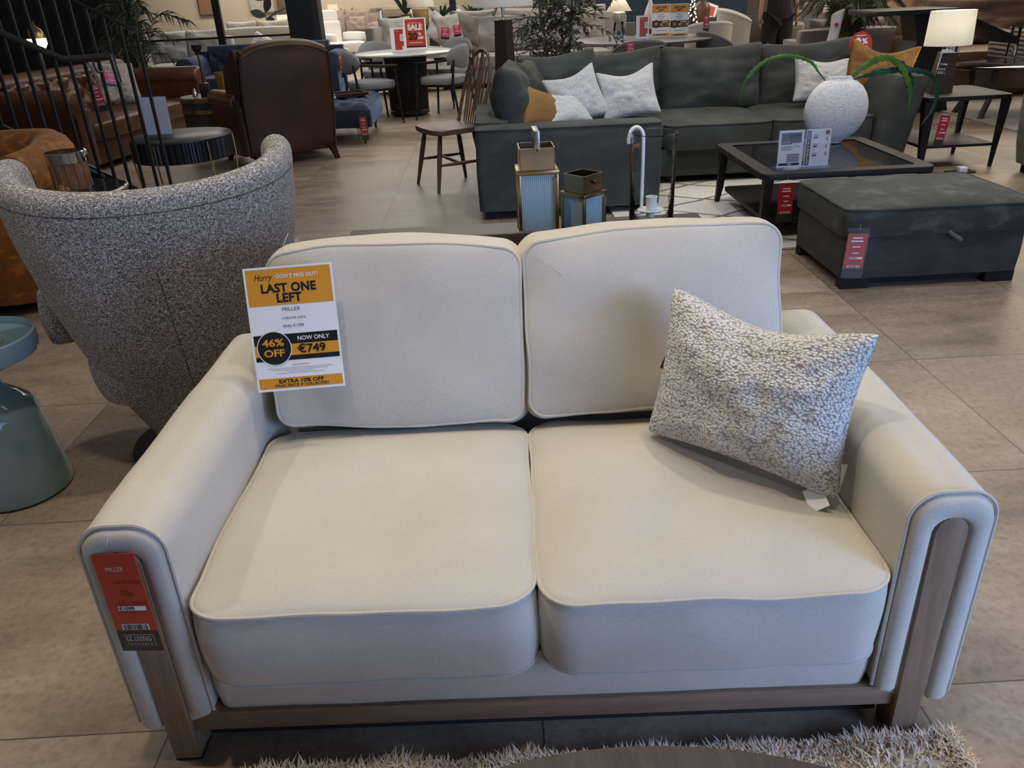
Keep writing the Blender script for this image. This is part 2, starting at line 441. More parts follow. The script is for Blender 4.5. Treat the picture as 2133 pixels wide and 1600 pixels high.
# ------------------------------------------------------------------ printing on cards
_tx = {}
def text_geo(body, size, bold=0, sp=1.0):
    k = (body, size, bold, sp)
    if k not in _tx:
        cu = bpy.data.curves.new('t', 'FONT'); cu.body = body; cu.size = size; cu.align_x = 'CENTER'; cu.align_y = 'CENTER'
        cu.offset = bold; cu.resolution_u = 3; cu.space_character = sp
        o = bpy.data.objects.new('t', cu); me = o.to_mesh()
        _tx[k] = ([tuple(q.co) for q in me.vertices], [tuple(p.vertices) for p in me.polygons])
        o.to_mesh_clear(); bpy.data.objects.remove(o); bpy.data.curves.remove(cu)
    return _tx[k]
class Card:
    """printed card standing upright: x right, z up, faces -y; layers sit a hair in front of one another"""
    def __init__(s, mats, dl=.0004): s.b = B(); s.mats = mats; s.names = list(mats); s.dl = dl
    def mi(s, m): return s.names.index(m)
    def slab(s, x0, z0, x1, z1, m, t=.0012): s.b.box(x0, x1, 0, t, z0, z1, mi=s.mi(m)); return s
    def rect(s, x0, z0, x1, z1, m, l=1):
        y = -s.dl * l; s.b.f([s.b.v((x0, y, z0)), s.b.v((x1, y, z0)), s.b.v((x1, y, z1)), s.b.v((x0, y, z1))], s.mi(m)); return s
    def disc(s, x, z, r, m, l=1, n=40):
        y = -s.dl * l; s.b.f([s.b.v((x + r*cos(2*pi*i/n), y, z + r*sin(2*pi*i/n))) for i in range(n)], s.mi(m)); return s
    def text(s, body, x, z, size, m, l=2, bold=0, wid=None, sp=1.0, skew=0, rot=0):
        vs, fs = text_geo(body, size, bold, sp)
        xs = [q[0] for q in vs]; k = 1.0
        mid = (max(xs) + min(xs)) / 2
        if wid: k = wid / (max(xs) - min(xs))
        y = -s.dl * l; c, sn = cos(rot), sin(rot)
        V = []
        for q in vs:
            a, b_ = (q[0] - mid) * k + q[1] * skew, q[1]
            V.append(s.b.v((x + a * c - b_ * sn, y, z + a * sn + b_ * c)))
        for fc in fs: s.b.f([V[i] for i in fc], s.mi(m))
        return s
    def line(s, x0, x1, z, th, m, l=2): return s.rect(x0, z - th/2, x1, z + th/2, m, l)
    def barcode(s, x0, z0, x1, z1, m, seed=1, l=3):
        r = random.Random(seed); x = x0
        while x < x1 - .001:
            wd = r.choice((.0006, .0012, .0018)); s.rect(x, z0, min(x + wd, x1), z1, m, l); x += wd + r.choice((.0006, .001, .0014))
        return s
    def build(s, name, parent, label=None): return s.b.build(name, [s.mats[k] for k in s.names], parent, smooth=False, label=label)
# ------------------------------------------------------------------ shared materials
M = {}
M['floor'] = floor_mat()
M['stone'] = fabric('stone_linen', (.535, .497, .428), 700, .07, .07, .22)
M['oak'] = wood('limed_oak', (.255, .170, .110), .5, (16, 16, 1.3), .22)
M['oakx'] = wood('limed_oak_rail', (.215, .140, .095), .5, (1.3, 16, 16), .22)
M['black'] = plain('black_cloth', (.012, .012, .013), .9)
M['blackmetal'] = plain('black_metal', (.014, .014, .015), .42)
M['blackwood'] = wood('black_stained_wood', (.018, .016, .015), .45, (1.2, 14, 14), .3)
M['darkwood'] = wood('dark_walnut', (.050, .033, .026), .42, (14, 1.3, 14), .35)
M['darkwoodx'] = wood('dark_walnut_long', (.050, .034, .028), .42, (1.3, 14, 14), .35)
M['espresso'] = wood('espresso_wood', (.0125, .010, .0095), .55, (1.2, 12, 12), .3)
M['tweed'] = tweed_mat()
M['boucle'] = boucle_mat('chunky_boucle', '#98958f', '#f3f0ea', 165)
M['boucle2'] = boucle_mat('white_boucle', '#c2c3c4', '#efedea', 150)
M['white'] = plain('white_card', (.80, .81, .82), .35, var=.02)
M['paper'] = plain('white_paper', (.83, .84, .85), .5, var=.02)
M['gold_print'] = plain('amber_print', S('#d9952f'), .4, var=.03)
M['black_print'] = plain('black_print', (.008, .008, .009), .4, var=.05)
M['grey_print'] = plain('grey_print', (.10, .10, .11), .5, var=.05)
M['red_print'] = plain('orange_red_print', S('#b53c2a'), .38, var=.03)
M['crimson_print'] = plain('crimson_print', S('#b51f33'), .4, var=.03)
M['pink_print'] = plain('pink_print', S('#d83a63'), .4, var=.03)
M['darkred_print'] = plain('dark_red_print', S('#5e1712'), .4, var=.03)
M['charcoal_print'] = plain('charcoal_print', (.030, .029, .027), .4, var=.05)
M['cream_print'] = plain('cream_print', (.62, .60, .55), .4, var=.03)
M['film'] = clear_film('clear_plastic', .955, rough=.12)
M['acrylic'] = clear_film('clear_acrylic', .90, (.97, .98, 1, 1), .04)
M['chrome'] = plain('chrome', (.78, .79, .80), .08, 1, var=.02)
M['brass'] = plain('aged_brass', (.44, .30, .13), .28, 1, var=.15)
M['nickel'] = plain('brushed_pewter', (.42, .39, .35), .32, 1, var=.1)
M['glass'] = thin_glass('clear_glass')
M['seeded'] = thin_glass('seeded_glass', (.97, .98, .98, 1), .09, .4)
M['thread'] = plain('nylon_thread', (.55, .55, .55), .3)

PR = {'paper': M['paper'], 'gold': M['gold_print'], 'black': M['black_print'], 'grey': M['grey_print'], 'red': M['red_print'],
      'crimson': M['crimson_print'], 'pink': M['pink_print'], 'char': M['charcoal_print'], 'cream': M['cream_print'], 'dred': M['darkred_print']}
def card(*names, dl=.0004): return Card({k: PR[k] for k in names}, dl)

# ------------------------------------------------------------------ floor
b = B(); b.box(-14, 14, -5, 34, -.06, 0)
tag(b.build('floor', M['floor'], smooth=False), kind='structure')

# ------------------------------------------------------------------ two-seater sofa
sofa = thing('two_seater_sofa', 'stone beige two seater sofa with wood posts set into its padded arms', 'sofa', (.043, 1.13, 0), -.025)
def arm(sx):
    A = rrect(.155, .497, .058, 8, 10, .7325, .3425)
    def P3(i, y): return [Vector((sx * x, y, z)) for x, z in rrect(.155 - 2*i, .497 - 2*i, .058 - i * .6, 8, 10, .7325, .3425)]
    b = B(); b.loft([P3(.030, .000), P3(.012, .002), P3(.003, .008), P3(0, .02)] + [P3(-.004 * sin(pi * k / 10), .02 + .84 * k / 10) for k in range(1, 11)] + [P3(.006, .875), P3(.025, .885)])
    b.deform(lambda p: p + Vector((NZ.noise(p * 5) * .004, 0, NZ.noise(p * 4 + Vector((4, 4, 4))) * .005 * (p.z > .3))))
    body = b.build('arm', M['stone'], sofa)
    # padded facing: an upside-down U around the post
    oc, ic = [], []
    def U(w, top, rad, zb_out, zb_in, n=9):
        c = .7325; pts = []
        for k in range(n): pts.append((c + w/2, zb_out + (top - rad - zb_out) * k / n))
        for k in range(n + 1): a = pi/2 * k / n; pts.append((c + w/2 - rad + rad * cos(a), top - rad + rad * sin(a)))
        for k in range(1, n): pts.append((c + w/2 - rad - (w - 2*rad) * k / n, top))
        for k in range(n + 1): a = pi/2 * (1 + k / n); pts.append((c - w/2 + rad + rad * cos(a), top - rad + rad * sin(a)))
        for k in range(1, n + 1): pts.append((c - w/2, top - rad + (zb_in - top + rad) * k / n))
        return pts
    oc = U(.147, .586, .054, .108, .132); ic = U(.062, .536, .0305, .100, .132)
    rows = []
    for k in range(11):
        t = k / 10; y = .004 - .017 * (sin(pi * t) ** .42 if 0 < t < 1 else 0)
        rows.append([Vector((sx * (o[0] + (i[0] - o[0]) * t), y, o[1] + (i[1] - o[1]) * t)) for o, i in zip(oc, ic)])
    b = B(); b.loft(rows, closed=False, cap0=False, cap1=False)
    b.build('arm_facing', M['stone'], body, ang=180)
    pc = [(sx * x, .002, z) for x, z in U(.155, .591, .058, .11, .135)]
    b = B(); b.tube(pc, .0036, 6); b.build('arm_piping', M['stone'], body)
    # front post with a rounded head, back leg
    pts = []
    for k in range(13): a = pi * k / 12; pts.append((.7325 + .0285 * cos(a), .505 + .0285 * sin(a)))
    pts = [(.7325 + .0265, .0), ] + pts + [(.7325 - .0265, .0)]
    b = B(); b.prism([(sx * x, z) for x, z in pts], -.008, .055, bev=.003, M=Matrix(((1, 0, 0, 0), (0, 0, 1, 0), (0, 1, 0, 0), (0, 0, 0, 1))))
    b.tr(Matrix.Translation((0, 0, .008))); b.build('post', M['oak'], sofa)
    b = B(); b.box(sx * .7325 - .027, sx * .7325 + .027, -.004, .05, 0, .008); b.build('foot_glide', M['black'], sofa)
    b = B(); b.box(sx * .7325 - .027, sx * .7325 + .027, .80, .855, 0, .12, .003); b.build('leg', M['oak'], sofa)
arm(-1); arm(1)
b = B(); b.box(-.706, .706, .003, .035, .076, .126, .003); b.build('front_rail', M['oakx'], sofa)
for sx in (-1, 1):
    b = B(); b.box(sx * .7325 - .012, sx * .7325 + .012, .05, .80, .076, .11, .002); b.build('side_rail', M['oak'], sofa)
b = B(); b.box(-.70, .70, .05, .82, .012, .078); b.build('underside_block', M['black'], sofa)  # black block filling the gap below the front rail
b, s1, s2 = boxc(1.305, .80, .118, .03, .0, 0, .006, .012, .004, 3); b.tr(Matrix.Translation((0, .413, .126))); b.build('seat_base', M['stone'], sofa)
b, s1, s2 = boxc(1.31, .56, .10, .04, .012, 0, .01, .02, .004, 5); b.tr(Matrix.Translation((0, .87, .345)) @ Matrix.Rotation(radians(84), 4, 'X')); b.build('back_frame', M['stone'], sofa)
for k, sx in enumerate((-1, 1)):
    b, top, bot = boxc(.644, .665, .170, .075, .036, .004, .008, .014, .007, 11 + k * 7, 8, 14)
    T = Matrix.Translation((sx * .3245, .292, .238))
    dip = lambda p: p + Vector((0, 0, -.012 * max(0, 1 - ((p.x) / .2) ** 2 - ((p.y + .05) / .22) ** 2))) if p.z > .1 else p
    b.deform(dip); b.tr(T); c = b.build('seat_cushion', M['stone'], sofa, ang=50)
    p = B(); p.tube([T @ q for q in top], .0042, 7, True); p.build('piping', M['stone'], c)
    p = B(); p.tube([T @ q for q in bot], .0034, 6, True); p.build('piping', M['stone'], c)
for k, sx in enumerate((-1, 1)):
    dz = -.008 if sx < 0 else .004
    b, top, bot = boxc(.606, .432, .165, .042, .022, .02, .020, .014, .010, 31 + k * 9, 8, 14)
    def soft(p, sx=sx):
        u, v = p.x / .303, p.y / .2175
        q = p.copy(); q.z += .006 * NZ.noise(Vector((p.x * 14, p.y * 4, 2 + sx))) * (abs(u) ** 3) if p.z > .12 else 0
        q.y += .010 * cos(u * 1.5) * (v > .5) * (1 if p.z < .1 else .4) - .012 * (abs(u) ** 2) * (v > .7)
        return q
    b.deform(soft)
    T = Matrix.Translation((sx * .3085, .788, .622 + dz)) @ Matrix.Rotation(radians(-1.2 * sx), 4, 'Y') @ Matrix.Rotation(radians(73.5), 4, 'X')
    b.tr(T); c = b.build('back_cushion', M['stone'], sofa, ang=50)
    p = B(); p.tube([T @ soft(q) for q in top], .0040, 7, True); p.build('piping', M['stone'], c)
    p = B(); p.tube([T @ soft(q) for q in bot], .0034, 6, True); p.build('piping', M['stone'], c)

# scatter cushion on it
cu = thing('scatter_cushion', 'chunky pale grey boucle scatter cushion leaning in the right corner of the beige two seater', 'cushion', (.497, 1.452, .449), rot=(radians(-14), 0, -.773))
pl = pillow(.462, .352, .18, 140, .11, .009, 4, .03, .0034, 150, .40)
pl.build('cushion_cover', M['boucle'], cu, ang=180, weld=1e-6)
c = card('crimson', 'char', 'paper', 'cream'); c.slab(-.03, 0, .03, .14, 'crimson', .001).rect(-.03, 0, .03, .045, 'char').line(-.018, .018, .022, .006, 'cream')
hang = c.build('hang_tag', cu, 'pink and charcoal paper hang tag at the cushion edge'); hang.location = (-.222, .055, .145); hang.rotation_euler = (radians(14), radians(10), .70)
c = card('paper'); c.slab(-.02, -.05, .02, .0, 'paper', .0006); q = c.build('care_label', cu, 'white sewn-in care label'); q.location = (.17, -.004, .012); q.rotation_euler = (radians(-38), radians(-42), .3)
c = card('paper'); c.slab(-.012, -.07, .012, .0, 'paper', .0006); q = c.build('care_label', cu, 'white sewn-in care label'); q.location = (.215, .015, .075); q.rotation_euler = (0, radians(4), 1.2)

# "last one left" sheet in a plastic sleeve, hung over the left back cushion
sg = thing('price_sheet', 'white and amber LAST ONE LEFT sheet hung on the left back cushion', 'sign', (-.4706, 1.674, .580), rot=(-.302, -.026, .015)); sg.scale = (.97, .97, .97)
c = card('paper', 'gold', 'black', 'grey')
hw, hh = .105, .297
c.slab(-hw, 0, hw, hh, 'paper', .0008)
k = .2 / 880   # metres per drawing unit (sheet drawn 924 x 1306 units)
def X(x): return (x - 462) * .21 / 924
def Z(z): return (1306 - z) * .297 / 1306
c.rect(X(22), Z(402), X(902), Z(22), 'gold')
c.text('Hurry', X(205), Z(110), .022, 'black', bold=-.0, wid=.041, skew=.35)
c.text('.', X(307), Z(95), .016, 'paper'); c.text("DON'T MISS OUT!", X(555), Z(106), .0125, 'paper', bold=.0002, wid=.098, sp=1.1)
c.text('LAST ONE', X(452), Z(228), .0285, 'black', bold=.0011, wid=.130, sp=1.05)
c.text('LEFT', X(448), Z(332), .0285, 'black', bold=.0011, wid=.0595, sp=1.05)
c.text('MILLER', X(455), Z(450), .0125, 'grey', wid=.043); c.text('2 SEATER SOFA', X(472), Z(543), .0078, 'grey', wid=.056)
c.text('WAS €1399', X(455), Z(626), .0105, 'grey', wid=.050)
c.rect(X(22), Z(985), X(902), Z(706), 'black'); c.rect(X(22), Z(935), X(902), Z(815), 'gold', 2)
c.disc(X(228), Z(850), .0415, 'paper', 3); c.disc(X(228), Z(850), .0395, 'black', 4)
c.text('46%', X(220), Z(795), .0235, 'gold', 5, .0007, .052); c.text('OFF', X(222), Z(905), .0235, 'gold', 5, .0007, .049)
c.text('NOW ONLY', X(650), Z(762), .0142, 'paper', 5, .0002, .076); c.text('€749', X(618), Z(876), .0275, 'black', 5, .0007, .067)
c.text('TERMS & CONDITIONS', X(480), Z(1036), .0042, 'grey', 2, 0, .038)
for t, z, w in (('All display items are sold as seen and must be collected/delivered within 7 days of purchase', 1066, .155), ('Prices displayed reflect the condition of the item e.g. damage, shop soiled, etc.', 1084, .135),
                ('No refund or return policy applies', 1103, .062), ('A charge applies on all floor model loans and when requires delivery', 1121, .118)):
    c.text(t, X(468), Z(z), .0036, 'grey', 2, 0, w)
c.rect(X(22), Z(1280), X(902), Z(1168), 'gold'); c.text('EXTRA 10% OFF', X(470), Z(1208), .0125, 'black', 2, .0004, .108); c.text('FINAL PRICE IF COLLECTED', X(470), Z(1252), .0092, 'black', 2, .0002, .128)
c.build('printed_sheet', sg)
b = B(); b.grid(lambda u, v: Vector((-.113 + .226 * u, -.0032 - .001 * sin(u * 9) * (v > .9) - (.004 * sin(u * 7 + 1) + .003 * sin(u * 17)) * max(0, v - .86) / .14, -.006 + .330 * v)), 40, 40)
b.build('plastic_sleeve', M['film'], sg, ang=180)
b = B(); b.tube([(-.012, -.006, .318), (-.006, -.007, .325), (0, -.004, .345), (.01, .012, .372)], .0007, 5); b.build('hanging_thread', M['thread'], sg)

def price_tag(label, loc, rot, w, h, lines, band='char', main='red', price=None, thread=True, cat='price tag'):
    """hanging price tag: printed card in a clear sleeve, price strip, barcode, dark foot"""
    r = thing('price_tag', label, cat, loc, rot=rot)
    c = card(*dict.fromkeys([main, band, 'paper', 'black', 'char', 'cream', 'dred', 'grey']))
    c.slab(-w/2, 0, w/2, h, main, .001)
    c.rect(-w/2, 0, w/2, h * .215, band)
    for t, x, z, sz, m_, wd in lines:
        if t: c.text(t, x * w, z * h, sz * h, m_, 2, 0, wd * w)
        else: c.line((x - wd / 2) * w, (x + wd / 2) * w, z * h, sz * h * .5, m_)
    c.rect(-.26 * w, .425 * h, .40 * w, .470 * h, 'paper', 2)
    if price: c.text(price, -.06 * w, .447 * h, .045 * h, 'black', 3, .0003, .38 * w)
    c.rect(-.32 * w, .225 * h, .33 * w, .285 * h, 'paper', 2); c.barcode(-.29 * w, .228 * h, .30 * w, .280 * h, 'black', 3)
    c.build('printed_card', r)
    b = B(); b.grid(lambda u, v: Vector((-w * .56 + w * 1.12 * u, -.0030, -.01 * h + h * 1.14 * v)), 4, 12); b.build('plastic_sleeve', M['film'], r, ang=180)
    if thread:
        b = B(); b.tube([(-.01 * w, -.004, h * 1.09), (.03 * w, -.003, h * 1.13), (.02 * w, .006, h * 1.2)], .0006, 5); b.build('hanging_thread', M['thread'], r)
    return r
tg = price_tag('orange red price tag pinned to the front of the left arm of the beige sofa', (-.672, 1.086, .361), (-.163, -.163, -.232), .089, .1945,
    [('MILLER', -.05, .845, .062, 'cream', .42), ('2 SEATER STONE', .12, .715, .040, 'dred', .66), ('WAS', .0, .625, .036, 'dred', .20), ('€1399', .06, .588, .038, 'dred', .28), ('SALE PRICE', .12, .498, .050, 'dred', .66)], price='€1099')
c = card('char', 'cream'); w_, h_ = .089, .1945
c.rect(-.36 * w_, .055 * h_, .36 * w_, .175 * h_, 'cream', 2).rect(-.352 * w_, .058 * h_, .352 * w_, .172 * h_, 'char', 3)
c.text('EZ LIVING', 0, .135 * h_, .0125, 'cream', 4, 0, .60 * w_).line(-.30 * w_, .30 * w_, .110 * h_, .0006, 'cream', 4).text('furniture', 0, .082 * h_, .0085, 'cream', 4, 0, .58 * w_, 1.6)
c.build('maker_panel', tg, 'dark maker panel with pale lettering')

# ------------------------------------------------------------------ shag rug and the coffee table in front
rug = thing('shag_rug', 'ivory shaggy rug on the tiles in front of the beige sofa', 'rug')
b = B(); b.box(-.64, .86, -.95, 1.075, .001, .012); b.build('backing', plain('rug_backing', (.50, .45, .39), .95), rug, smooth=False)
rd = random.Random(3); b = B()
for i in range(15000):
    if i < 3200: x = rd.uniform(-.65, .87); y = 1.085 - abs(rd.gauss(0, .022)) + .012 * NZ.noise(Vector((x * 9, 0, 0)))
    elif i < 4600: x = .868 - abs(rd.gauss(0, .02)); y = rd.uniform(.75, 1.09)
    else: x = rd.uniform(-.65, .87); y = rd.uniform(.70, 1.085)
    a = rd.uniform(0, 2 * pi) if i >= 3200 else rd.gauss(pi / 2, .9)
    L = rd.uniform(.024, .046) * (.75 + .5 * NZ.noise(Vector((x * 8, y * 8, 1)))); ln = rd.uniform(.3, 1.1)
    wd = rd.uniform(.0012, .0024); d = Vector((cos(a), sin(a), 0)); s = Vector((-sin(a), cos(a), 0)) * wd
    p0 = Vector((x, y, .008)); p1 = p0 + Vector((0, 0, L * .6)) + d * (L * .25 * ln); p2 = p0 + Vector((0, 0, L * .85)) + d * (L * .8 * ln)
    v0, v1, v2, v3 = b.v(p0 - s), b.v(p0 + s), b.v(p1 + s), b.v(p1 - s); v4 = b.v(p2)
    b.f([v0, v1, v2, v3]); b.f([v3, v2, v4])
b.build('pile', plain('ivory_pile', (.72, .60, .47), .9, var=.16, nscale=60), rug, smooth=False, kind='stuff')

ct = thing('coffee_table', 'dark brown oval coffee table on the shaggy rug, only its top edge in frame', 'table', (.140, .335, 0), .03)
b = B(); b.prism([(.60 * cos(2*pi*i/96), .46 * sin(2*pi*i/96)) for i in range(96)], .372, .40, bev=.006); b.build('table_top', wood('grey_brown_oak', (.048, .036, .031), .5, (14, 1.3, 14), .4), ct)
for k in range(4):
    a = radians(50 + 80 * (k % 2) + 180 * (k // 2)); b = B(); b.lathe([(.016, 0), (.026, .372)], 16, (.42 * cos(a), .32 * sin(a), 0)); b.build('leg', M['darkwood'], ct)

# ------------------------------------------------------------------ grey tweed wing chair
ch = thing('wing_chair', 'grey tweed tub wing chair seen from behind, left of the beige sofa', 'armchair', (-1.045, 2.50, 0), .30)
def lerp(t, pts):
    for (a, va), (c, vc) in zip(pts, pts[1:]):
        if t <= c: return va + (vc - va) * max(0, (t - a)) / (c - a)
    return pts[-1][1]
def sm(t, pts):
    h = .04; return (lerp(t - h, pts) + 2 * lerp(t, pts) + lerp(t + h, pts)) / 4
Wp = [(-1, .15), (.05, .165), (.2, .235), (.4, .315), (.6, .373), (.8, .415), (1.0, .432), (2, .435)]
Dp = [(-1, .15), (.05, .165), (.2, .235), (.4, .315), (.6, .363), (.8, .39), (1.0, .41), (2, .41)]
def shell_sec(a):
    th = a * radians(112); top = .965 + .075 * abs(a) ** 2.2 * (1 if abs(a) < .8 else 1 - ((abs(a) - .8) / .2) ** 2 * .9)
    tk = .085 * (1 if abs(a) < .9 else sqrt(max(.02, 1 - ((abs(a) - .9) / .1) ** 2)))
    pts = []
    def P(z, inw):
        w, d = sm(z, Wp) - inw, sm(z, Dp) - inw
        return Vector((w * sin(th), -d * cos(th), z))
    n = 22
    for k in range(n): pts.append(P(.05 + (top - tk/2 - .05) * k / n, 0))
    for k in range(9): q = pi * k / 8; pts.append(P(top - tk/2 + tk/2 * sin(q) * 1.0, tk/2 - tk/2 * cos(q)))
    for k in range(1, 11): pts.append(P(top - tk/2 - (top - tk/2 - .30) * k / 10, tk))
    pts.append(P(.08, tk * .9))
    return pts
b = B(); b.loft([shell_sec(-1 + 2 * k / 56) for k in range(57)]); b.build('shell', M['tweed'], ch, ang=75)
sea = B()
def on_shell(a, z, o=.002):
    th = a * radians(112); return Vector(((sm(z, Wp) + o) * sin(th), -(sm(z, Dp) + o) * cos(th), z))
sea.tube([on_shell(-.01 + .03 * (1 - k / 30), .18 + .56 * k / 30, -.0004) for k in range(31)], .0016, 5)
seam_m = plain('seam_dark_thread', (.05, .047, .047), .9)
sea.build('back_seam', seam_m, ch)
sea = B(); sea.tube([on_shell(-.95 + 1.9 * k / 60, .905 + .068 * abs(-.95 + 1.9 * k / 60) ** 2.2, -.0004) for k in range(61)], .0015, 5); sea.build('rim_seam', seam_m, ch)
b, s1, s2 = boxc(.60, .62, .19, .2, .03, 0, .015, .02, .004, 2); b.tr(Matrix.Translation((0, .08, .27))); b.build('seat_cushion', M['tweed'], ch)
for sx in (-1, 1):
    b, s1, s2 = boxc(.09, .30, .17, .04, .01, 0, .012, .02, .003, 5); b.tr(Matrix.Translation((sx * .375, .17, .43))); b.build('armrest', M['tweed'], ch)
b = B(); b.lathe([(.27, 0), (.27, .012), (.25, .02), (.03, .03), (.03, .2)], 40); b.build('swivel_base', M['blackmetal'], ch)

# ------------------------------------------------------------------ orange armchair behind it
oc_ = thing('orange_armchair', 'burnt orange velvet tub armchair at the left edge behind the tweed chair', 'armchair', (-2.76, 4.28, 0))
ora = velvet('burnt_orange_velvet', (.26, .095, .022), 1.9, .8, .4, (1, .55, .25, 1), 16)
b, s1, s2 = boxc(.97, .85, .56, .22, .02, 0, .03, .05, .006, 4); b.tr(Matrix.Translation((0, 0, .07))); b.build('body', ora, oc_)
U = arcpts([(-.40, -.30, .66), (-.42, .05, .67), (-.30, .36, .70), (0, .40, .70), (.30, .36, .70), (.41, .05, .67), (.40, -.30, .66)], 8)
b = B(); b.tube(U, [.03] + [.115] * (len(U) - 2) + [.03], 14); b.build('backrest', ora, oc_)
b = B(); b.lathe([(.36, 0), (.38, .07)], 40); b.build('plinth', M['black'], oc_)

# ------------------------------------------------------------------ side table with a ribbed glass lantern
t = thing('side_table', 'round dark glass side table with metal rim behind the tweed chair', 'table', (-2.0, 3.95, 0))
b = B(); b.lathe([(.20, .585), (.205, .59), (.205, .615), (.20, .62)], 48); b.build('table_top', plain('smoked_glass', (.02, .02, .022), .08), t)
b = B(); b.tube([(.207 * cos(2*pi*i/48), .207 * sin(2*pi*i/48), .612) for i in range(48)], .007, 8, True); b.build('rim', M['nickel'], t)
b = B(); b.lathe([(.14, 0), (.14, .015), (.02, .03), (.02, .585)], 32); b.build('pedestal', M['blackmetal'], t)
t = thing('glass_lantern', 'chrome banded ribbed glass lantern on the small round table beside the orange armchair', 'lantern', (-2.02, 3.93, .621))
b = B(); ring = []
for i in range(96): a = 2*pi*i/96; ring.append((.080 + .004 * (1 if (i // 4) % 2 else -1)) )
b.loft([[Vector((ring[i] * q * cos(2*pi*i/96), ring[i] * q * sin(2*pi*i/96), z)) for i in range(96)] for q, z in ((.9, 0), (1, .01), (1.03, .13))], cap1=False)
b.build('ribbed_glass', plain('amber_ribbed_glass', (.34, .19, .11), .1, 0, .3, Transmission_Weight=.35), t)
b = B(); b.lathe([(.084, .128), (.089, .13), (.089, .175), (.084, .178), (.084, .13)], 64, cap0=False, cap1=False); b.build('chrome_band', M['chrome'], t)
b = B(); b.tube(arcpts([(.089, 0, .15), (.10, 0, .17), (.093, 0, .185)], 6), .006, 8); b.build('catch', M['chrome'], t)

# ------------------------------------------------------------------ blue ceramic side table and lamp base
cer = plain('teal_glazed_ceramic', (.20, .315, .345), .12, var=.06, nscale=3, Coat_Weight=.5)
t = thing('ceramic_side_table', 'glossy blue grey ceramic bell shaped side table at the left edge', 'table', (-1.592, 2.235, 0))
b = B(); b.lathe([(.135, 0), (.150, .008), (.153, .03), (.146, .10), (.135, .20), (.124, .275), (.108, .315), (.075, .345), (.050, .368), (.046, .395), (.052, .425), (.10, .445), (.158, .462), (.177, .475), (.182, .50), (.180, .532), (.174, .536), (.171, .530), (.172, .512), (.16, .505), (.0, .503)], 72)
b.build('pedestal_body', cer, t)
t = thing('lamp_base', 'pale beige cone and ball lamp base standing on the blue ceramic table', 'lamp', (-1.602, 2.235, .504))
bei = plain('matt_beige_stone', (.50, .44, .39), .55, var=.05)
b = B(); b.lathe([(.094, 0), (.096, .006), (.088, .03), (.055, .13), (.043, .155)], 56); b.build('cone_foot', bei, t)
b = B(); b.lathe([(.03, .150), (.052, .158), (.070, .172), (.078, .195), (.073, .217), (.055, .232), (.02, .238)], 56); b.build('ball', bei, t)

# ------------------------------------------------------------------ console behind the sofa, lanterns, hurricane
t = thing('console_table', 'dark walnut console with a raised lip standing behind the beige sofa', 'table', (.16, 2.33, 0))
b = B(); b.box(-.62, .50, -.17, .2, .70, .722, .002); b.build('table_top', M['darkwoodx'], t)
b = B(); b.box(-.62, .50, -.195, -.17, .66, .795, .003); b.build('lip', M['darkwoodx'], t)
for x in (-.60, .46):
    for y in (-.16, .17):
        b = B(); b.box(x, x + .04, y, y + .03, 0, .70, .002); b.build('leg', M['darkwoodx'], t)
def frosted(name, c):
    n = NT(name); w = n.add('ShaderNodeTexWave'); w.inputs['Scale'].default_value = 55; n.ln(n.coord(), w.inputs['Vector'])
    n.p.inputs['Base Color'].default_value = c; n.set(Roughness=.28, Transmission_Weight=.25); n.bump(w.outputs['Fac'], .5, .004); return n.m
FR = frosted('ribbed_frosted_glass', (.42, .60, .68, 1))  # blue of the reflected window light is put into this base colour
def lantern(label, x, y, rz, w, hb, hc, handle):
    t = thing('lantern', label, 'lantern', (x, y, .723), rz)
    b = B(); h = w/2; e = .009
    for sx in (-1, 1):
        for sy in (-1, 1): b.box(sx*h - e*(sx > 0), sx*h + e*(sx < 0), sy*h - e*(sy > 0), sy*h + e*(sy < 0), 0, hb, .001)
    for z in (0, hb - .012):
        b.box(-h - .002, h + .002, -h - .002, -h + .010, z, z + .012, .001); b.box(-h - .002, h + .002, h - .010, h + .002, z, z + .012, .001)
        b.box(-h - .002, -h + .010, -h, h, z, z + .012, .001); b.box(h - .010, h + .002, -h, h, z, z + .012, .001)
    b.build('frame', M['brass'], t)
    for k in range(4):
        b = B(); b.box(-h + e, h - e, -.0015, .0015, .012, hb - .012); b.build('pane', FR, t, loc=(0.0 + (h - .005) * sin(k * pi/2), -(h - .005) * cos(k * pi/2), 0), rot=(0, 0, k * pi/2))
    b = B(); q = h * .86
    for k in range(4):
        u = B(); b.box(-q, q, -q, -q + .002, hb, hb + hc, M=Matrix.Rotation(k * pi/2, 4, 'Z'))
    b.build('crown', plain('smoky_brass', (.34, .25, .15), .25, 1, .2) if not handle else plain('bronze_sheet', (.40, .32, .24), .3, 1, .2), t)
    b = B(); b.box(h - .012, h - .006, -h - .007, -h - .002, .02, hb - .02); b.build('door_hinge', M['brass'], t)
    if handle:
        b = B(); z = hb + hc
        b.box(-.008, .008, -q - .003, -q, z - .015, z + .045, .001); b.box(-.008, .008, q, q + .003, z - .015, z + .045, .001); b.box(-.008, .008, -q - .003, q + .003, z + .043, z + .046, .001)
        b.build('handle', M['nickel'], t)
        b = B(); b.lathe([(.004, 0), (.004, .004)], 12, M=Matrix.Translation((0, -q - .002, z - .005)) @ Matrix.Rotation(pi/2, 4, 'X')); b.build('rivet', M['chrome'], t)
    else:
        b = B(); b.lathe([(.005, 0), (.006, .006), (.003, .01)], 16, M=Matrix.Translation((0, -q, hb + hc * .6)) @ Matrix.Rotation(pi/2, 4, 'X')); b.build('knob', M['blackmetal'], t)
    return t
lantern('tall brass lantern with a strap handle and ribbed glass on the console', .132, 2.36, .02, .118, .205, .062, True)
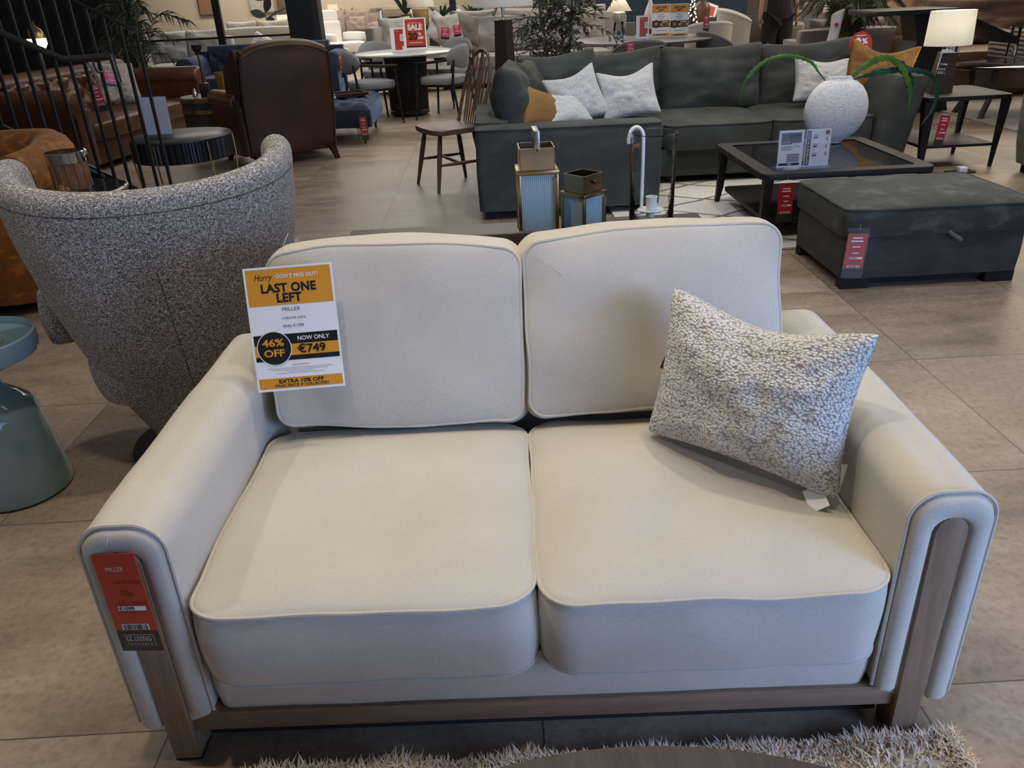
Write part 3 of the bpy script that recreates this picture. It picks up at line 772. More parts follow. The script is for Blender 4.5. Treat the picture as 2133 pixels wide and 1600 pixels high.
lantern('short brass lantern without a handle, set cornerwise on the console', .272, 2.38, .72, .096, .125, .052, False)
t = thing('hurricane_vase', 'clear seeded glass hurricane cylinder at the right end of the console', 'vase', (.478, 2.37, .723))
prof = [(.0655, .0), (.0665, .004), (.0665, .12), (.067, .20), (.069, .280), (.0705, .283), (.069, .2855), (.0665, .281), (.0645, .20), (.0640, .01), (.0, .008)]
b = B(); b.lathe(prof, 72); b.build('glass_cylinder', M['seeded'], t, ang=180)
t = thing('candle_holder', 'white hooked metal candle holder hanging inside the glass hurricane', 'candle holder', (.478, 2.37, .723))
wh = plain('white_enamel', (.78, .77, .74), .35, var=.03)
b = B(); b.tube(arcpts([(-.030, 0, .06), (-.030, 0, .15), (-.030, 0, .255), (-.033, .0, .286), (-.049, 0, .302), (-.066, 0, .294), (-.073, 0, .272), (-.073, 0, .256)], 8), .0052, 12); b.build('hook_rod', wh, t)
b = B(); b.lathe([(.012, .040), (.014, .052), (.036, .058), (.040, .062), (.036, .064), (.018, .060)], 40, (-.004, -.01, 0)); b.build('drip_plate', wh, t)
b = B(); b.lathe([(.016, .060), (.0165, .098), (.0175, .101), (.0155, .101), (.014, .07), (.0, .07)], 32, (-.002, -.01, 0)); b.build('cup', wh, t)
b = B(); b.lathe([(.008, .0), (.008, .012), (.011, .016), (.009, .02)], 20, M=Matrix.Translation((-.062, 0, .245)) @ Matrix.Rotation(pi/2, 4, 'Y')); b.build('cork', plain('brown_cork', (.10, .06, .04), .8), t)
# ------------------------------------------------------------------ middle distance: green corner group
GV = velvet('olive_green_velvet', (.040, .044, .039), 1.5, .8, .25)
GVd = GV
MUS = velvet('mustard_velvet', (.24, .115, .026), 1.35, .8, .3)
gs = thing('corner_sofa', 'large grey green velvet corner sofa with loose back cushions', 'sofa', (0, 0, 0))
def soft_box(name, par, mat, x0, x1, y0, y1, z0, z1, rc=.05, crown=.01, seed=1, M4=None, wr=.004, pipe=None, bulge=.006):
    w, d, h = x1 - x0, y1 - y0, z1 - z0
    b, top, bot = boxc(w, d, h, rc, crown, 0, bulge, .02, wr, seed, 5, 8)
    T = Matrix.Translation(((x0 + x1) / 2, (y0 + y1) / 2, z0))
    if M4: T = M4 @ T
    b.tr(T); o = b.build(name, mat, par, ang=60)
    if pipe:
        p = B(); p.tube([T @ q for q in top], .006, 6, True); p.build('piping', pipe, o)
    return o
soft_box('end_arm', gs, GV, -.09, 1.12, 5.28, 5.50, .06, .585, .04, .018, 2, pipe=GV)
soft_box('side_back', gs, GV, -.09, .13, 5.50, 7.45, .06, .60, .05, .02, 3)
soft_box('rear_back', gs, GV, .13, 3.02, 7.20, 7.45, .06, .70, .05, .02, 4)
soft_box('seat_base', gs, GV, .13, 1.12, 5.50, 7.20, .07, .29, .03, 0, 5)
soft_box('seat_base', gs, GV, 1.12, 2.84, 6.04, 7.20, .07, .27, .03, 0, 6)
soft_box('seat_cushion', gs, GV, .14, 1.16, 5.51, 6.02, .29, .45, .06, .02, 7, pipe=GV)
soft_box('seat_cushion', gs, GV, .14, 1.30, 6.02, 7.18, .29, .45, .06, .02, 8)
soft_box('seat_cushion', gs, GV, 1.30, 2.09, 5.97, 7.18, .27, .445, .08, .03, 9, pipe=GV)
soft_box('seat_cushion', gs, GV, 2.09, 2.84, 5.97, 7.18, .27, .445, .08, .03, 10, pipe=GV)
# right arm leaning outwards
b, s1, s2 = boxc(.24, 1.42, .64, .05, .03, 0, .02, .03, .004, 12)
b.deform(lambda p: p + Vector((.12 * (p.z / .64) ** 2, 0, -.05 * max(0, p.y) * (p.z / .64)))); b.tr(Matrix.Translation((2.96, 6.66, .07))); b.build('flared_arm', GV, gs)
for x, y in ((-.05, 5.32), (1.02, 5.32), (-.05, 7.36), (2.9, 7.36), (2.9, 6.02), (1.34, 6.1)):
    b = B(); b.box(x, x + .07, y, y + .07, 0, .075, .003); b.build('foot', M['black'], gs)
def big(px, py, yy, w, h, t, rz, lean, seed, roll=0, z=None, **k):
    p = FY(px, py, yy)
    b = pillow(w, h, t, 24, .05, .014, seed, k.get('chop', .02), 0, 0, .34)
    b.tr(Matrix.Translation(p) @ Matrix.Rotation(rz, 4, 'Z') @ Matrix.Rotation(-radians(lean), 4, 'X') @ Matrix.Rotation(radians(roll), 4, 'Y'))
    return b.build('back_cushion', GV, gs, ang=180, weld=1e-5)
big(1478, 236, 6.72, .84, .53, .24, 0, 10, 1)
big(1676, 224, 6.74, .82, .52, .24, 0, 12, 2, -2)
big(1290, 236, 6.86, .86, .50, .24, .06, 12, 3, -3)
big(1172, 236, 6.72, .66, .47, .24, .16, 12, 4, -4)
def bigL(x, y, z, w, h, t, rz, lean, seed, roll=0):
    b = pillow(w, h, t, 24, .11, .014, seed, .02, 0, 0, .42)
    b.tr(Matrix.Translation((x, y, z)) @ Matrix.Rotation(rz, 4, 'Z') @ Matrix.Rotation(-radians(lean), 4, 'X') @ Matrix.Rotation(radians(roll), 4, 'Y'))
    return b.build('back_cushion', GV, gs, ang=180, weld=1e-5)
bigL(.22, 5.84, .44, .64, .52, .30, 1.45, 10, 5); bigL(.36, 6.44, .44, .66, .50, .26, 1.30, 14, 6, 3)
def scat(name, label, mat, px, py, yy, w, h, t, rz, lean, roll, seed, grp, **k):
    p = FY(px, py, yy)
    R = (Matrix.Rotation(rz, 4, 'Z') @ Matrix.Rotation(-radians(lean), 4, 'X') @ Matrix.Rotation(radians(roll), 4, 'Y')).to_euler()
    r = thing(name, label, 'cushion', p, group=grp, rot=R)
    pillow(w, h, t, 40, k.get('pinch', .12), k.get('wr', .011), seed, k.get('chop', .03), k.get('knob', 0), 150, .42).build('cushion_cover', mat, r, ang=180, weld=1e-5)
    return r
G1 = 'scatter cushions on the green corner sofa'
scat('scatter_cushion', 'mustard velvet cushion behind the end arm of the green sofa', MUS, 1140, 276, 5.64, .42, .38, .17, .85, 40, 26, 11, G1, wr=.005)
scat('scatter_cushion', 'white cushion lying flat between the mustard cushion and the upright white pair', M['boucle2'], 1196, 262, 5.74, .42, .36, .18, .75, 62, 12, 12, G1)
scat('scatter_cushion', 'white boucle cushion tilted on a corner, left of the upright white pair', M['boucle2'], 1222, 256, 6.25, .44, .42, .15, .12, 26, -16, 13, G1)
scat('scatter_cushion', 'white boucle cushion with a dented middle, right of the upright white pair', M['boucle2'], 1318, 247, 6.28, .46, .40, .16, -.05, 26, -8, 14, G1, chop=.05)
scat('scatter_cushion', 'white boucle cushion behind the round white vase on the green sofa', M['boucle2'], 1708, 216, 6.36, .46, .36, .15, .1, 22, 6, 15, G1)
scat('scatter_cushion', 'mustard velvet cushion against the flared right arm of the green sofa', MUS, 1812, 218, 6.42, .52, .47, .16, -.35, 16, 8, 16, G1, chop=.06)
# round finance sign
p = FY(1790, 119, 6.60)
t = thing('round_sign', 'red round 0% card propped on the back of the green sofa', 'sign', p, rot=(-.12, 0, .02))
c = card('red', 'paper', 'grey'); R = .092
c.b.lathe([(R, 0), (R, .003)], 48, M=Matrix.Translation((0, 0, R)) @ Matrix.Rotation(pi/2, 4, 'X'), mi=0)
c.dl = .0012
c.text('0', -.022, .098, .105, 'paper', 4, .004, .050).text('%', .030, .112, .056, 'paper', 4, .002, .046).line(-.002, .058, .078, .004, 'paper', 4).rect(-.052, .045, .072, .064, 'paper', 4)
c.line(-.03, .05, .0545, .007, 'grey', 5).line(-.04, .035, .155, .006, 'paper', 4)
c.build('printed_disc', t)

# ------------------------------------------------------------------ low black table, vase, menu holder
lt = thing('low_table', 'square espresso coffee table with a dark glass inset and a lower shelf', 'table', (2.015, 4.955, 0))
b = B(); fr = rrect(.99, 1.02, .06, 6, 2); inn = rrect(.82, .85, .02, 6, 2)
def ringprism(b, o, i, z0, z1):
    b.loft([[Vector((x, y, z)) for x, y in P] for P, z in ((o, z0), (o, z1 - .006), ([(q[0]*.994, q[1]*.994) for q in o], z1), (i, z1), (i, z0))], loop=True)
ringprism(b, fr, inn, .368, .402); b.build('top_frame', M['espresso'], lt, ang=30)
b = B(); b.box(-.412, .412, -.427, .427, .384, .396); b.build('glass_inset', plain('black_glass', (.012, .013, .015), .05, var=0), lt)
b = B(); b.prism(rrect(.86, .90, .03), .10, .125, bev=.004); b.build('lower_shelf', M['espresso'], lt)
for sx in (-1, 1):
    for sy in (-1, 1):
        x, y = sx * .455, sy * .465
        b = B(); b.loft([[Vector((x + a * k + sx * o, y + c_ * k + sy * o, z)) for a, c_ in ((-1, -1), (1, -1), (1, 1), (-1, 1))] for k, o, z in ((.013, .012, 0), (.020, 0, .12), (.026, -.01, .37))]); b.build('leg', M['espresso'], lt, ang=30)
G2 = 'white books on the lower shelf of the low table'
for k in range(2):
    t = thing('book', ('lower', 'upper')[k] + ' of two white books stacked on the low table shelf', 'book', (2.02, 4.68, .126 + .055 * k), .1 * k, group=G2)
    b = B(); b.box(-.15, .15, -.11, .11, 0, .05, .004); b.build('cover', M['white'], t)
    b = B(); b.box(-.148, .152, -.108, .108, .006, .044); b.build('pages', M['paper'], t)
vc = FZ(1740, 300, .402)
t = thing('round_vase', 'white textured flat round vase on the low dark table', 'vase', (vc.x, vc.y + .06, .4025))
vm = NT('white_plaster'); vm.ln(vm.ramp(vm.noise(60, None, 4), [(.35, (.64, .65, .66, 1)), (.6, (.78, .79, .80, 1))]), vm.p.inputs['Base Color']); vm.set(Roughness=.8); vm.bump(vm.noise(55, vm.coord((1, 1, 1.8)), 4), .45, .008)
b = B(); pr = [(.0, 0), (.062, 0), (.068, .006)] + [(.215 * cos(a), .205 + .203 * sin(a)) for a in [radians(-64 + 128 * k / 30) for k in range(31)]] + [(.090, .398), (.086, .406), (.078, .396), (.06, .30)]
b.lathe(pr, 64, sx=1, sy=.44, cap1=False); b.build('vase_body', vm.m, t, rot=(0, 0, .12))
lg = plain('strap_leaf_green', (.045, .120, .016), .4, var=.45, nscale=7)
lg2 = plain('strap_leaf_deep_green', (.010, .050, .028), .4, var=.4, nscale=7)
pl_ = thing('leaf_stems', 'arching strap leaves with scalloped edges standing in the round white vase', 'plant', (vc.x, vc.y + .06, .70))
def ribbon(pts, wd, th, mat, par, name, seed, mi=0, n=8):
    P = arcpts(pts, n); N = len(P); b = B(); rings = []
    for i, p in enumerate(P):
        tt = (P[min(i+1, N-1)] - P[max(i-1, 0)]).normalized(); s = tt.cross(Vector((0.15, -.9, .42))).normalized(); nn = s.cross(tt)
        u = i / (N - 1); w = wd * min(1, .25 + u * 3) * min(1, (1 - u) * 4 + .05) * (1 + .22 * sin(i * 2.1 + seed))
        rings.append([p - s * w, p + nn * th, p + s * w, p - nn * th * .6])
    b.loft(rings); o = b.build(name, mat, par, ang=60); return o
def lp(L, y):
    return [FY(u, v, y + dy) - Vector((vc.x, vc.y + .06, .70)) for u, v, dy in L]
yv = vc.y + .05
ribbon(lp([(1722, 172, 0), (1705, 150, 0), (1690, 130, 0), (1662, 119, -.05), (1630, 117, -.1), (1595, 128, -.15), (1566, 152, -.2), (1548, 180, -.2), (1541, 220, -.2)], yv), .012, .004, lg, pl_, 'leaf', 1)
ribbon(lp([(1764, 172, 0), (1795, 142, 0), (1830, 123, .05), (1860, 124, .1), (1884, 150, .1), (1897, 195, .1), (1890, 242, .1)], yv), .021, .004, lg, pl_, 'leaf', 2)
ribbon(lp([(1766, 170, 0), (1800, 158, 0), (1850, 148, .1), (1900, 146, .15), (1938, 156, .2), (1952, 185, .2), (1944, 225, .2), (1918, 262, .2)], yv), .018, .004, lg2, pl_, 'leaf', 3)
ribbon(lp([(1860, 128, .12), (1880, 140, .14), (1893, 165, .14), (1899, 200, .14)], yv), .034, .004, lg2, pl_, 'leaf', 5)
t = thing('menu_holder', 'two page clear acrylic menu holder with a red dot standing on the low dark table', 'sign', (1.789, 4.581, .4035), rot=(-.025, 0, .037))
c = card('paper', 'black', 'grey', 'red', 'char', dl=.0008)
for x0 in (-.150, .006): c.slab(x0, .008, x0 + .144, .21, 'paper', .001)
c.rect(-.137, .140, -.020, .197, 'grey').rect(-.137, .135, -.075, .155, 'black', 2).text('DAKAR', -.107, .146, .014, 'paper', 3, 0, .048).rect(-.095, .165, -.028, .190, 'char', 2)
for k in range(3): c.line(-.134, -.075, .122 - .009 * k, .0025, 'grey')
b_ = [(-.070, .105), (-.062, .118), (-.045, .125), (-.028, .118), (-.022, .105)]
for (x0, z0), (x1, z1) in zip(b_, b_[1:]): c.b.f([c.b.v((x0, -.002, z0)), c.b.v((x1, -.002, z1)), c.b.v((x1, -.002, z1 + .002)), c.b.v((x0, -.002, z0 + .002))], 2)
for k in range(5): c.line(-.098, -.026, .077 - .009 * k, .0042, 'char')
c.rect(-.143, .016, -.022, .030, 'black').line(-.09, -.07, .023, .006, 'paper', 3)
c.rect(.010, .012, .034, .202, 'black').text('MONTEROSE IVORY GOLD', .022, .107, .0185, 'paper', 3, .0003, .175, 1, 0, pi / 2)
for k, z in enumerate((.165, .115, .065)): c.line(.048, .078, z + .012, .003, 'grey').line(.050, .072, z, .007, 'black', 3)
c.disc(.128, .190, .0125, 'red', 2)
for z in (.155, .115, .072): c.rect(.124, z - .010, .129, z + .010, 'char')
c.build('printed_pages', t)
b = B(); b.box(-.156, .156, -.006, -.004, .004, .214); b.box(-.156, .156, .003, .005, .004, .214); b.box(-.165, .165, -.04, .04, 0, .004); b.build('acrylic_stand', M['acrylic'], t, smooth=False)
def small_tag(label, px, py, yy, w, h, rot, main='crimson', price='€399', cat='price tag'):
    p = FY(px, py, yy)
    if main == 'paper': return price_tag(label, p, rot, w, h, [('20%', -.08, .115, .13, 'paper', .6), ('OFF', .34, .09, .05, 'paper', .2), (None, 0, .82, .14, 'black', .45), (None, 0, .70, .04, 'grey', .6), (None, 0, .34, .09, 'black', .4)], 'pink', main, price, True, cat)
    return price_tag(label, p, rot, w, h, [(None, 0, .90, .06, 'paper', .5), (None, 0, .83, .06, 'paper', .6), (None, 0, .70, .05, 'paper', .4), (None, 0, .56, .05, 'paper', .3)], 'char', main, price, True, cat)
small_tag('crimson price tag hanging from the front edge of the low dark table', 1632, 462, 4.42, .085, .21, (0, -.01, 0), price='€699')

# ------------------------------------------------------------------ green storage ottoman
ot = thing('storage_ottoman', 'grey green velvet storage ottoman with a pull tab', 'ottoman', (2.115, 3.96, 0))
soft_box('box_base', ot, GV, -.435, .435, -.315, .315, .055, .265, .025, 0, 21)
GO = velvet('mottled_green_velvet', (.040, .047, .044), 2.3, .8, .3, None, 8)
soft_box('lid', ot, GO, -.455, .455, -.335, .335, .268, .395, .05, .03, 22, pipe=GV)
for sx in (-1, 1):
    for sy in (-1, 1):
        b = B(); b.box(sx * .43 - .14 * (sx > 0), sx * .43 + .14 * (sx < 0), sy * .31 - .06 * (sy > 0), sy * .31 + .06 * (sy < 0), 0, .055, .003); b.build('foot', M['black'], ot)
b = B(); b.box(-.38, .38, -.27, .27, .012, .055); b.build('underside', M['black'], ot)
b = B(); b.tube(arcpts([(.045, -.335, .275), (.06, -.352, .262), (.085, -.36, .248), (.10, -.358, .236)], 6), .010, 8, flat=.35); b.build('pull_tab', velvet('tab_velvet', (.16, .165, .15)), ot)
small_tag('orange red price tag hanging at the left corner of the green ottoman', 1772, 578, 3.57, .092, .215, (0, .03, -.06), 'red', '€499')

# ------------------------------------------------------------------ diamond rug
rm = NT('ivory_diamond_rug'); tc = rm.coord(); sp = rm.add('ShaderNodeSeparateXYZ'); rm.ln(tc, sp.inputs[0])
ds = []
wobx = rm.math('MULTIPLY', rm.math('SUBTRACT', rm.noise(3), .5), .10)
for sg_ in (1, -1):
    q = rm.math('FRACT', rm.math('ADD', rm.math('DIVIDE', rm.math('ADD', rm.math('MULTIPLY_ADD', sp.outputs[0], .62 * sg_, sp.outputs[1]), wobx), .46), 10))
    ds.append(rm.math('MINIMUM', q, rm.math('SUBTRACT', 1.0, q)))
ln_ = rm.math('LESS_THAN', rm.math('MINIMUM', ds[0], ds[1]), .035)
base = rm.ramp(rm.noise(60, None, 4), [(.3, (.55, .52, .47, 1)), (.7, (.74, .71, .66, 1))])
rm.ln(rm.mix(ln_, base, (.20, .17, .145, 1)), rm.p.inputs['Base Color']); rm.set(Roughness=.95); rm.bump(rm.noise(220), .6, .006)
b = B(); b.box(.80, 2.80, 4.32, 6.15, .001, .016, .004); o = b.build('diamond_rug', rm.m, None); tag(o, 'ivory rug with thin dark diamond lines under the low dark table', 'rug')

# ------------------------------------------------------------------ side table and lit lamp on the right
st = thing('side_table', 'espresso side table with a lower shelf beside the green sofa arm', 'table', (3.60, 6.42, 0))
b = B(); b.prism(rrect(.66, .62, .05, 5, 2), .505, .535, bev=.006); b.build('table_top', M['espresso'], st, ang=30)
b = B(); b.prism(rrect(.56, .52, .03, 5, 2), .155, .175, bev=.003); b.build('lower_shelf', M['espresso'], st, ang=30)
for sx in (-1, 1):
    for sy in (-1, 1):
        b = B(); b.loft([[Vector((sx * (.295 - .02 * (1 - z / .5)) + a * k * (.6 if sx > 0 else 1.2), sy * .27 + c_ * k, z)) for a, c_ in ((-1, -1), (1, -1), (1, 1), (-1, 1))] for k, z in ((.014, 0), (.020, .16), (.034, .505))]); b.build('leg', M['espresso'], st, ang=30)
SHL = shade_mat('ivory_lamp_cloth', (.84, .83, .79), .5)
def lamp(label, loc, parts, r0, r1, z0, z1, watts, sy=1.0, name='table_lamp', col=(1, .80, .55), mat=None, group=None):
    t = thing(name, label, 'lamp', loc, group=group)
    parts(t)
    b = B(); b.lathe([(r0, z0), (r1, z1), (r1 - .004, z1), (r0 - .004, z0)], 56, sy=sy, cap0=False, cap1=False); b.build('lamp_shade', mat or SHL, t)
    if watts:
        b = B(); b.lathe([(.0, -.03), (.02, -.025), (.03, 0), (.02, .03), (.0, .04)], 16, (0, 0, (z0 + z1) / 2)); b.build('bulb', glow('lit_bulb_' + label[:12], (1, .85, .6), 6), t)
        l = bpy.data.lights.new('bulb_light', 'POINT'); l.energy = watts; l.color = col; l.shadow_soft_size = .045
        lo = bpy.data.objects.new('bulb_light', l); COL.objects.link(lo); lo.location = (loc[0], loc[1], loc[2] + (z0 + z1) / 2 + .02)
    return t
def lp1(t):
    b = B(); b.loft([[Vector((x, y, z)) for x, y in ((-.105 + s, -.06), (.07 - s * .2, -.06), (.085 - s * .3, .06), (-.08 + s, .06))] for s, z in ((0, 0), (.045, .285))]); b.build('wood_block_base', M['darkwood'], t, ang=20)
    b = B(); b.lathe([(.012, .285), (.012, .36)], 16); b.build('stem', M['chrome'], t)
lamp('lit oval white shade lamp on a slanted wood block, on the espresso side table', (3.505, 6.40, .536), lp1, .176, .166, .335, .575, 9.5, .7, col=(1, .90, .72))
small_tag('white and pink price card on the slanted wood lamp base', 1958, 158, 6.3405, .080, .185, (0, .10, 0), 'paper', '€79')
small_tag('crimson price tag on the front leg of the espresso side table', 1952, 305, 6.06, .075, .225, (0, .10, 0), price='€399')
t = thing('floor_socket', 'open floor box with cable below the espresso side table', 'floor box', (3.55, 5.98, 0))
b = B(); b.box(-.10, .10, -.05, .05, 0, .012, .002); b.build('lid', M['blackmetal'], t, rot=(0, 0, .2))
b = B(); b.tube(arcpts([(-.05, 0, .01), (-.15, -.03, .008), (-.25, .05, .008), (-.30, .2, .008)], 8), .006, 6); b.build('cable', M['blackmetal'], t)
b = B(); b.box(-.03, .03, -.03, .03, .010, .05, .006); b.build('plug', M['white'], t, loc=(.0, -.02, 0))
# right-hand sofa edge
rs = thing('velvet_armchair', 'grey green velvet armchair cut off by the right edge of the frame', 'armchair', (4.43, 5.52, 0))
b, s1, s2 = boxc(1.0, .95, .60, .10, .02, 0, .02, .03, .004, 41); b.deform(lambda p: p + Vector((-.06 * (p.x < 0) * (p.z / .6), 0, 0))); b.tr(Matrix.Translation((0, 0, .07))); b.build('body', velvet('sage_velvet', (.135, .140, .120), 1.3), rs)
for sx in (-1, 1):
    for sy in (-1, 1):
        b = B(); b.box(sx * .42 - .03, sx * .42 + .03, sy * .38 - .03, sy * .38 + .03, 0, .075); b.build('foot', M['black'], rs)

# ------------------------------------------------------------------ windsor chair
wc = thing('windsor_chair', 'brown wooden hoop back chair beside the green sofa', 'chair', (-.315, 6.46, 0), radians(-64))
WO = wood('mid_brown_ash', (.150, .088, .055), .45, (1.6, 12, 12), .25); WOz = wood('mid_brown_ash_upright', (.135, .080, .050), .45, (12, 12, 1.6), .25)
b = B(); sp_ = [(-.20, -.20), (.20, -.20), (.23, -.05), (.215, .14), (.13, .215), (-.13, .215), (-.215, .14), (-.23, -.05)]
b.prism([tuple(p[:2]) for p in arcpts([(x, y, 0) for x, y in sp_], 5, True)], .425, .462, bev=.008); b.build('seat', WO, wc, ang=40)
for sx in (-1, 1):
    for sy in (-1, 1):
        p0 = Vector((sx * .15, sy * .14, .43)); p1 = Vector((sx * .215, sy * .215, 0)); b = B()
        b.tube([p0 + (p1 - p0) * k / 6 for k in range(7)], [.015, .018, .0195, .019, .017, .014, .012], 12); b.build('leg', WOz, wc)
for sx in (-1, 1):
    b = B(); b.tube([(sx * .185, -.185 + .37 * k / 6, .20) for k in range(7)], [.008, .011, .013, .014, .013, .011, .008], 10); b.build('stretcher', WO, wc)
b = B(); b.tube([(-.185 + .37 * k / 6, 0, .20) for k in range(7)], [.008, .010, .012, .013, .012, .010, .008], 10); b.build('stretcher', WO, wc)
hoop = arcpts([(-.19, .17, .45), (-.205, .225, .62), (-.20, .275, .78), (-.15, .315, .92), (0, .33, .985), (.15, .315, .92), (.20, .275, .78), (.205, .225, .62), (.19, .17, .45)], 8)
b = B(); b.tube(hoop, .0135, 10); b.build('back_hoop', WOz, wc)
for k in range(7):
    x = -.135 + .045 * k; zt = .985 - .50 * (abs(x) / .2) ** 2.6 * .5 - .01; yt = .33 - .04 * abs(x) / .15
    b = B(); b.tube([Vector((x * .85 + x * .25 * q, .185 + (yt - .185) * q, .455 + (zt - .455) * q)) for q in (0, .25, .5, .75, 1)], [.006, .008, .009, .008, .006], 8); b.build('spindle', WOz, wc)

# ------------------------------------------------------------------ lamp on a tapered wood pedestal, olive tree
t = thing('side_table', 'low black side table behind the green sofa carrying the tapered wood lamp', 'table', (.19, 7.85, 0))
b = B(); b.box(-.25, .25, -.25, .25, .48, .51, .004); b.build('table_top', M['blackwood'], t)
for sx in (-1, 1):
    for sy in (-1, 1): b = B(); b.box(sx * .22 - .02, sx * .22 + .02, sy * .22 - .02, sy * .22 + .02, 0, .48); b.build('leg', M['blackwood'], t)
def lp2(t):
    b = B(); b.loft([[Vector((x * k * .7 + .0, y * k, z)) for x, y in ((-1, -.55), (.2, -1), (1, -.5), (.8, 1), (-.8, 1))] for k, z in ((.145, 0), (.112, .64))]); b.build('tapered_wood_base', M['darkwood'], t, ang=20)
    b = B(); b.lathe([(.03, .64), (.03, .648), (.011, .65), (.011, .82)], 20); b.build('stem', M['chrome'], t)
lamp('white drum lamp on a tall tapered dark wood base behind the green sofa', (.178, 7.80, .511), lp2, .27, .26, .745, 1.02, 5.5, 1.0, mat=shade_mat('white_lamp_cloth', (.80, .80, .80), .45), col=(1, .92, .85))

def leafy(b, p, d, L, w, up=Vector((0, 0, 1)), bend=.2):
    d = d.normalized(); s = d.cross(up)
    s = s.normalized() if s.length > 1e-4 else Vector((1, 0, 0)); n = s.cross(d)
    m0 = p + d * L * .45 + n * L * .06; tip = p + d * L - n * L * bend
    a = b.v(p); q1 = b.v(m0 + s * w); q2 = b.v(m0 - s * w); mc = b.v(p + d * L * .5 - n * w * .25); e = b.v(tip)
    b.f([a, q1, mc]); b.f([a, mc, q2]); b.f([q1, e, mc]); b.f([mc, e, q2])
rd = random.Random(11)
tr = thing('olive_tree', 'potted olive tree behind the green sofa', 'plant', (.72, 8.75, 0))
b = B(); b.lathe([(.15, 0), (.19, .30), (.20, .34), (.18, .34), (.17, .30), (0, .29)], 32); b.build('pot', plain('grey_planter', (.10, .10, .10), .7), tr)
bark = plain('olive_bark', (.17, .14, .11), .9, var=.4, nscale=30)
br = B(); lf = B(); tips = []
for k, (dx, dy) in enumerate(((-.05, 0), (.06, .03), (.02, -.05))):
    pts = arcpts([(dx, dy, .30), (dx * 1.6, dy, .55), (dx * 2.2 + .02, dy * 2, .85), (dx * 3, dy * 3, 1.2), (dx * 4, dy * 3, 1.6)], 5)
    br.tube(pts, [.020 - .012 * i / len(pts) for i in range(len(pts))], 8)
    for i in range(34):
        q = pts[rd.randint(int(len(pts) * .30), len(pts) - 1)]
        a = rd.uniform(0, 2 * pi); L = rd.uniform(.22, .55); el = rd.uniform(-.35, .7)
        e = q + Vector((cos(a) * L * cos(el), sin(a) * L * cos(el), L * sin(el) - .06)); mid = (q + e) / 2 + Vector((0, 0, .05))
        tw = arcpts([q, mid, e], 5); br.tube(tw, [.005] * 6 + [.003] * (len(tw) - 6), 5)
        tips.append(tw)
for tw in tips:
    for i in range(2, len(tw)):
        for q in range(3):
            d = (tw[min(i+1, len(tw)-1)] - tw[i-1]).normalized() + Vector((rd.uniform(-1, 1), rd.uniform(-1, 1), rd.uniform(-.7, .7)))
            leafy(lf, tw[i] + Vector((rd.uniform(-.01, .01),) * 3), d, rd.uniform(.065, .105), rd.uniform(.011, .017), bend=rd.uniform(0, .25))
br.build('branches', bark, tr)
lf.build('foliage', plain('olive_leaf', (.110, .135, .085), .5, var=.55, nscale=11), tr, smooth=False)
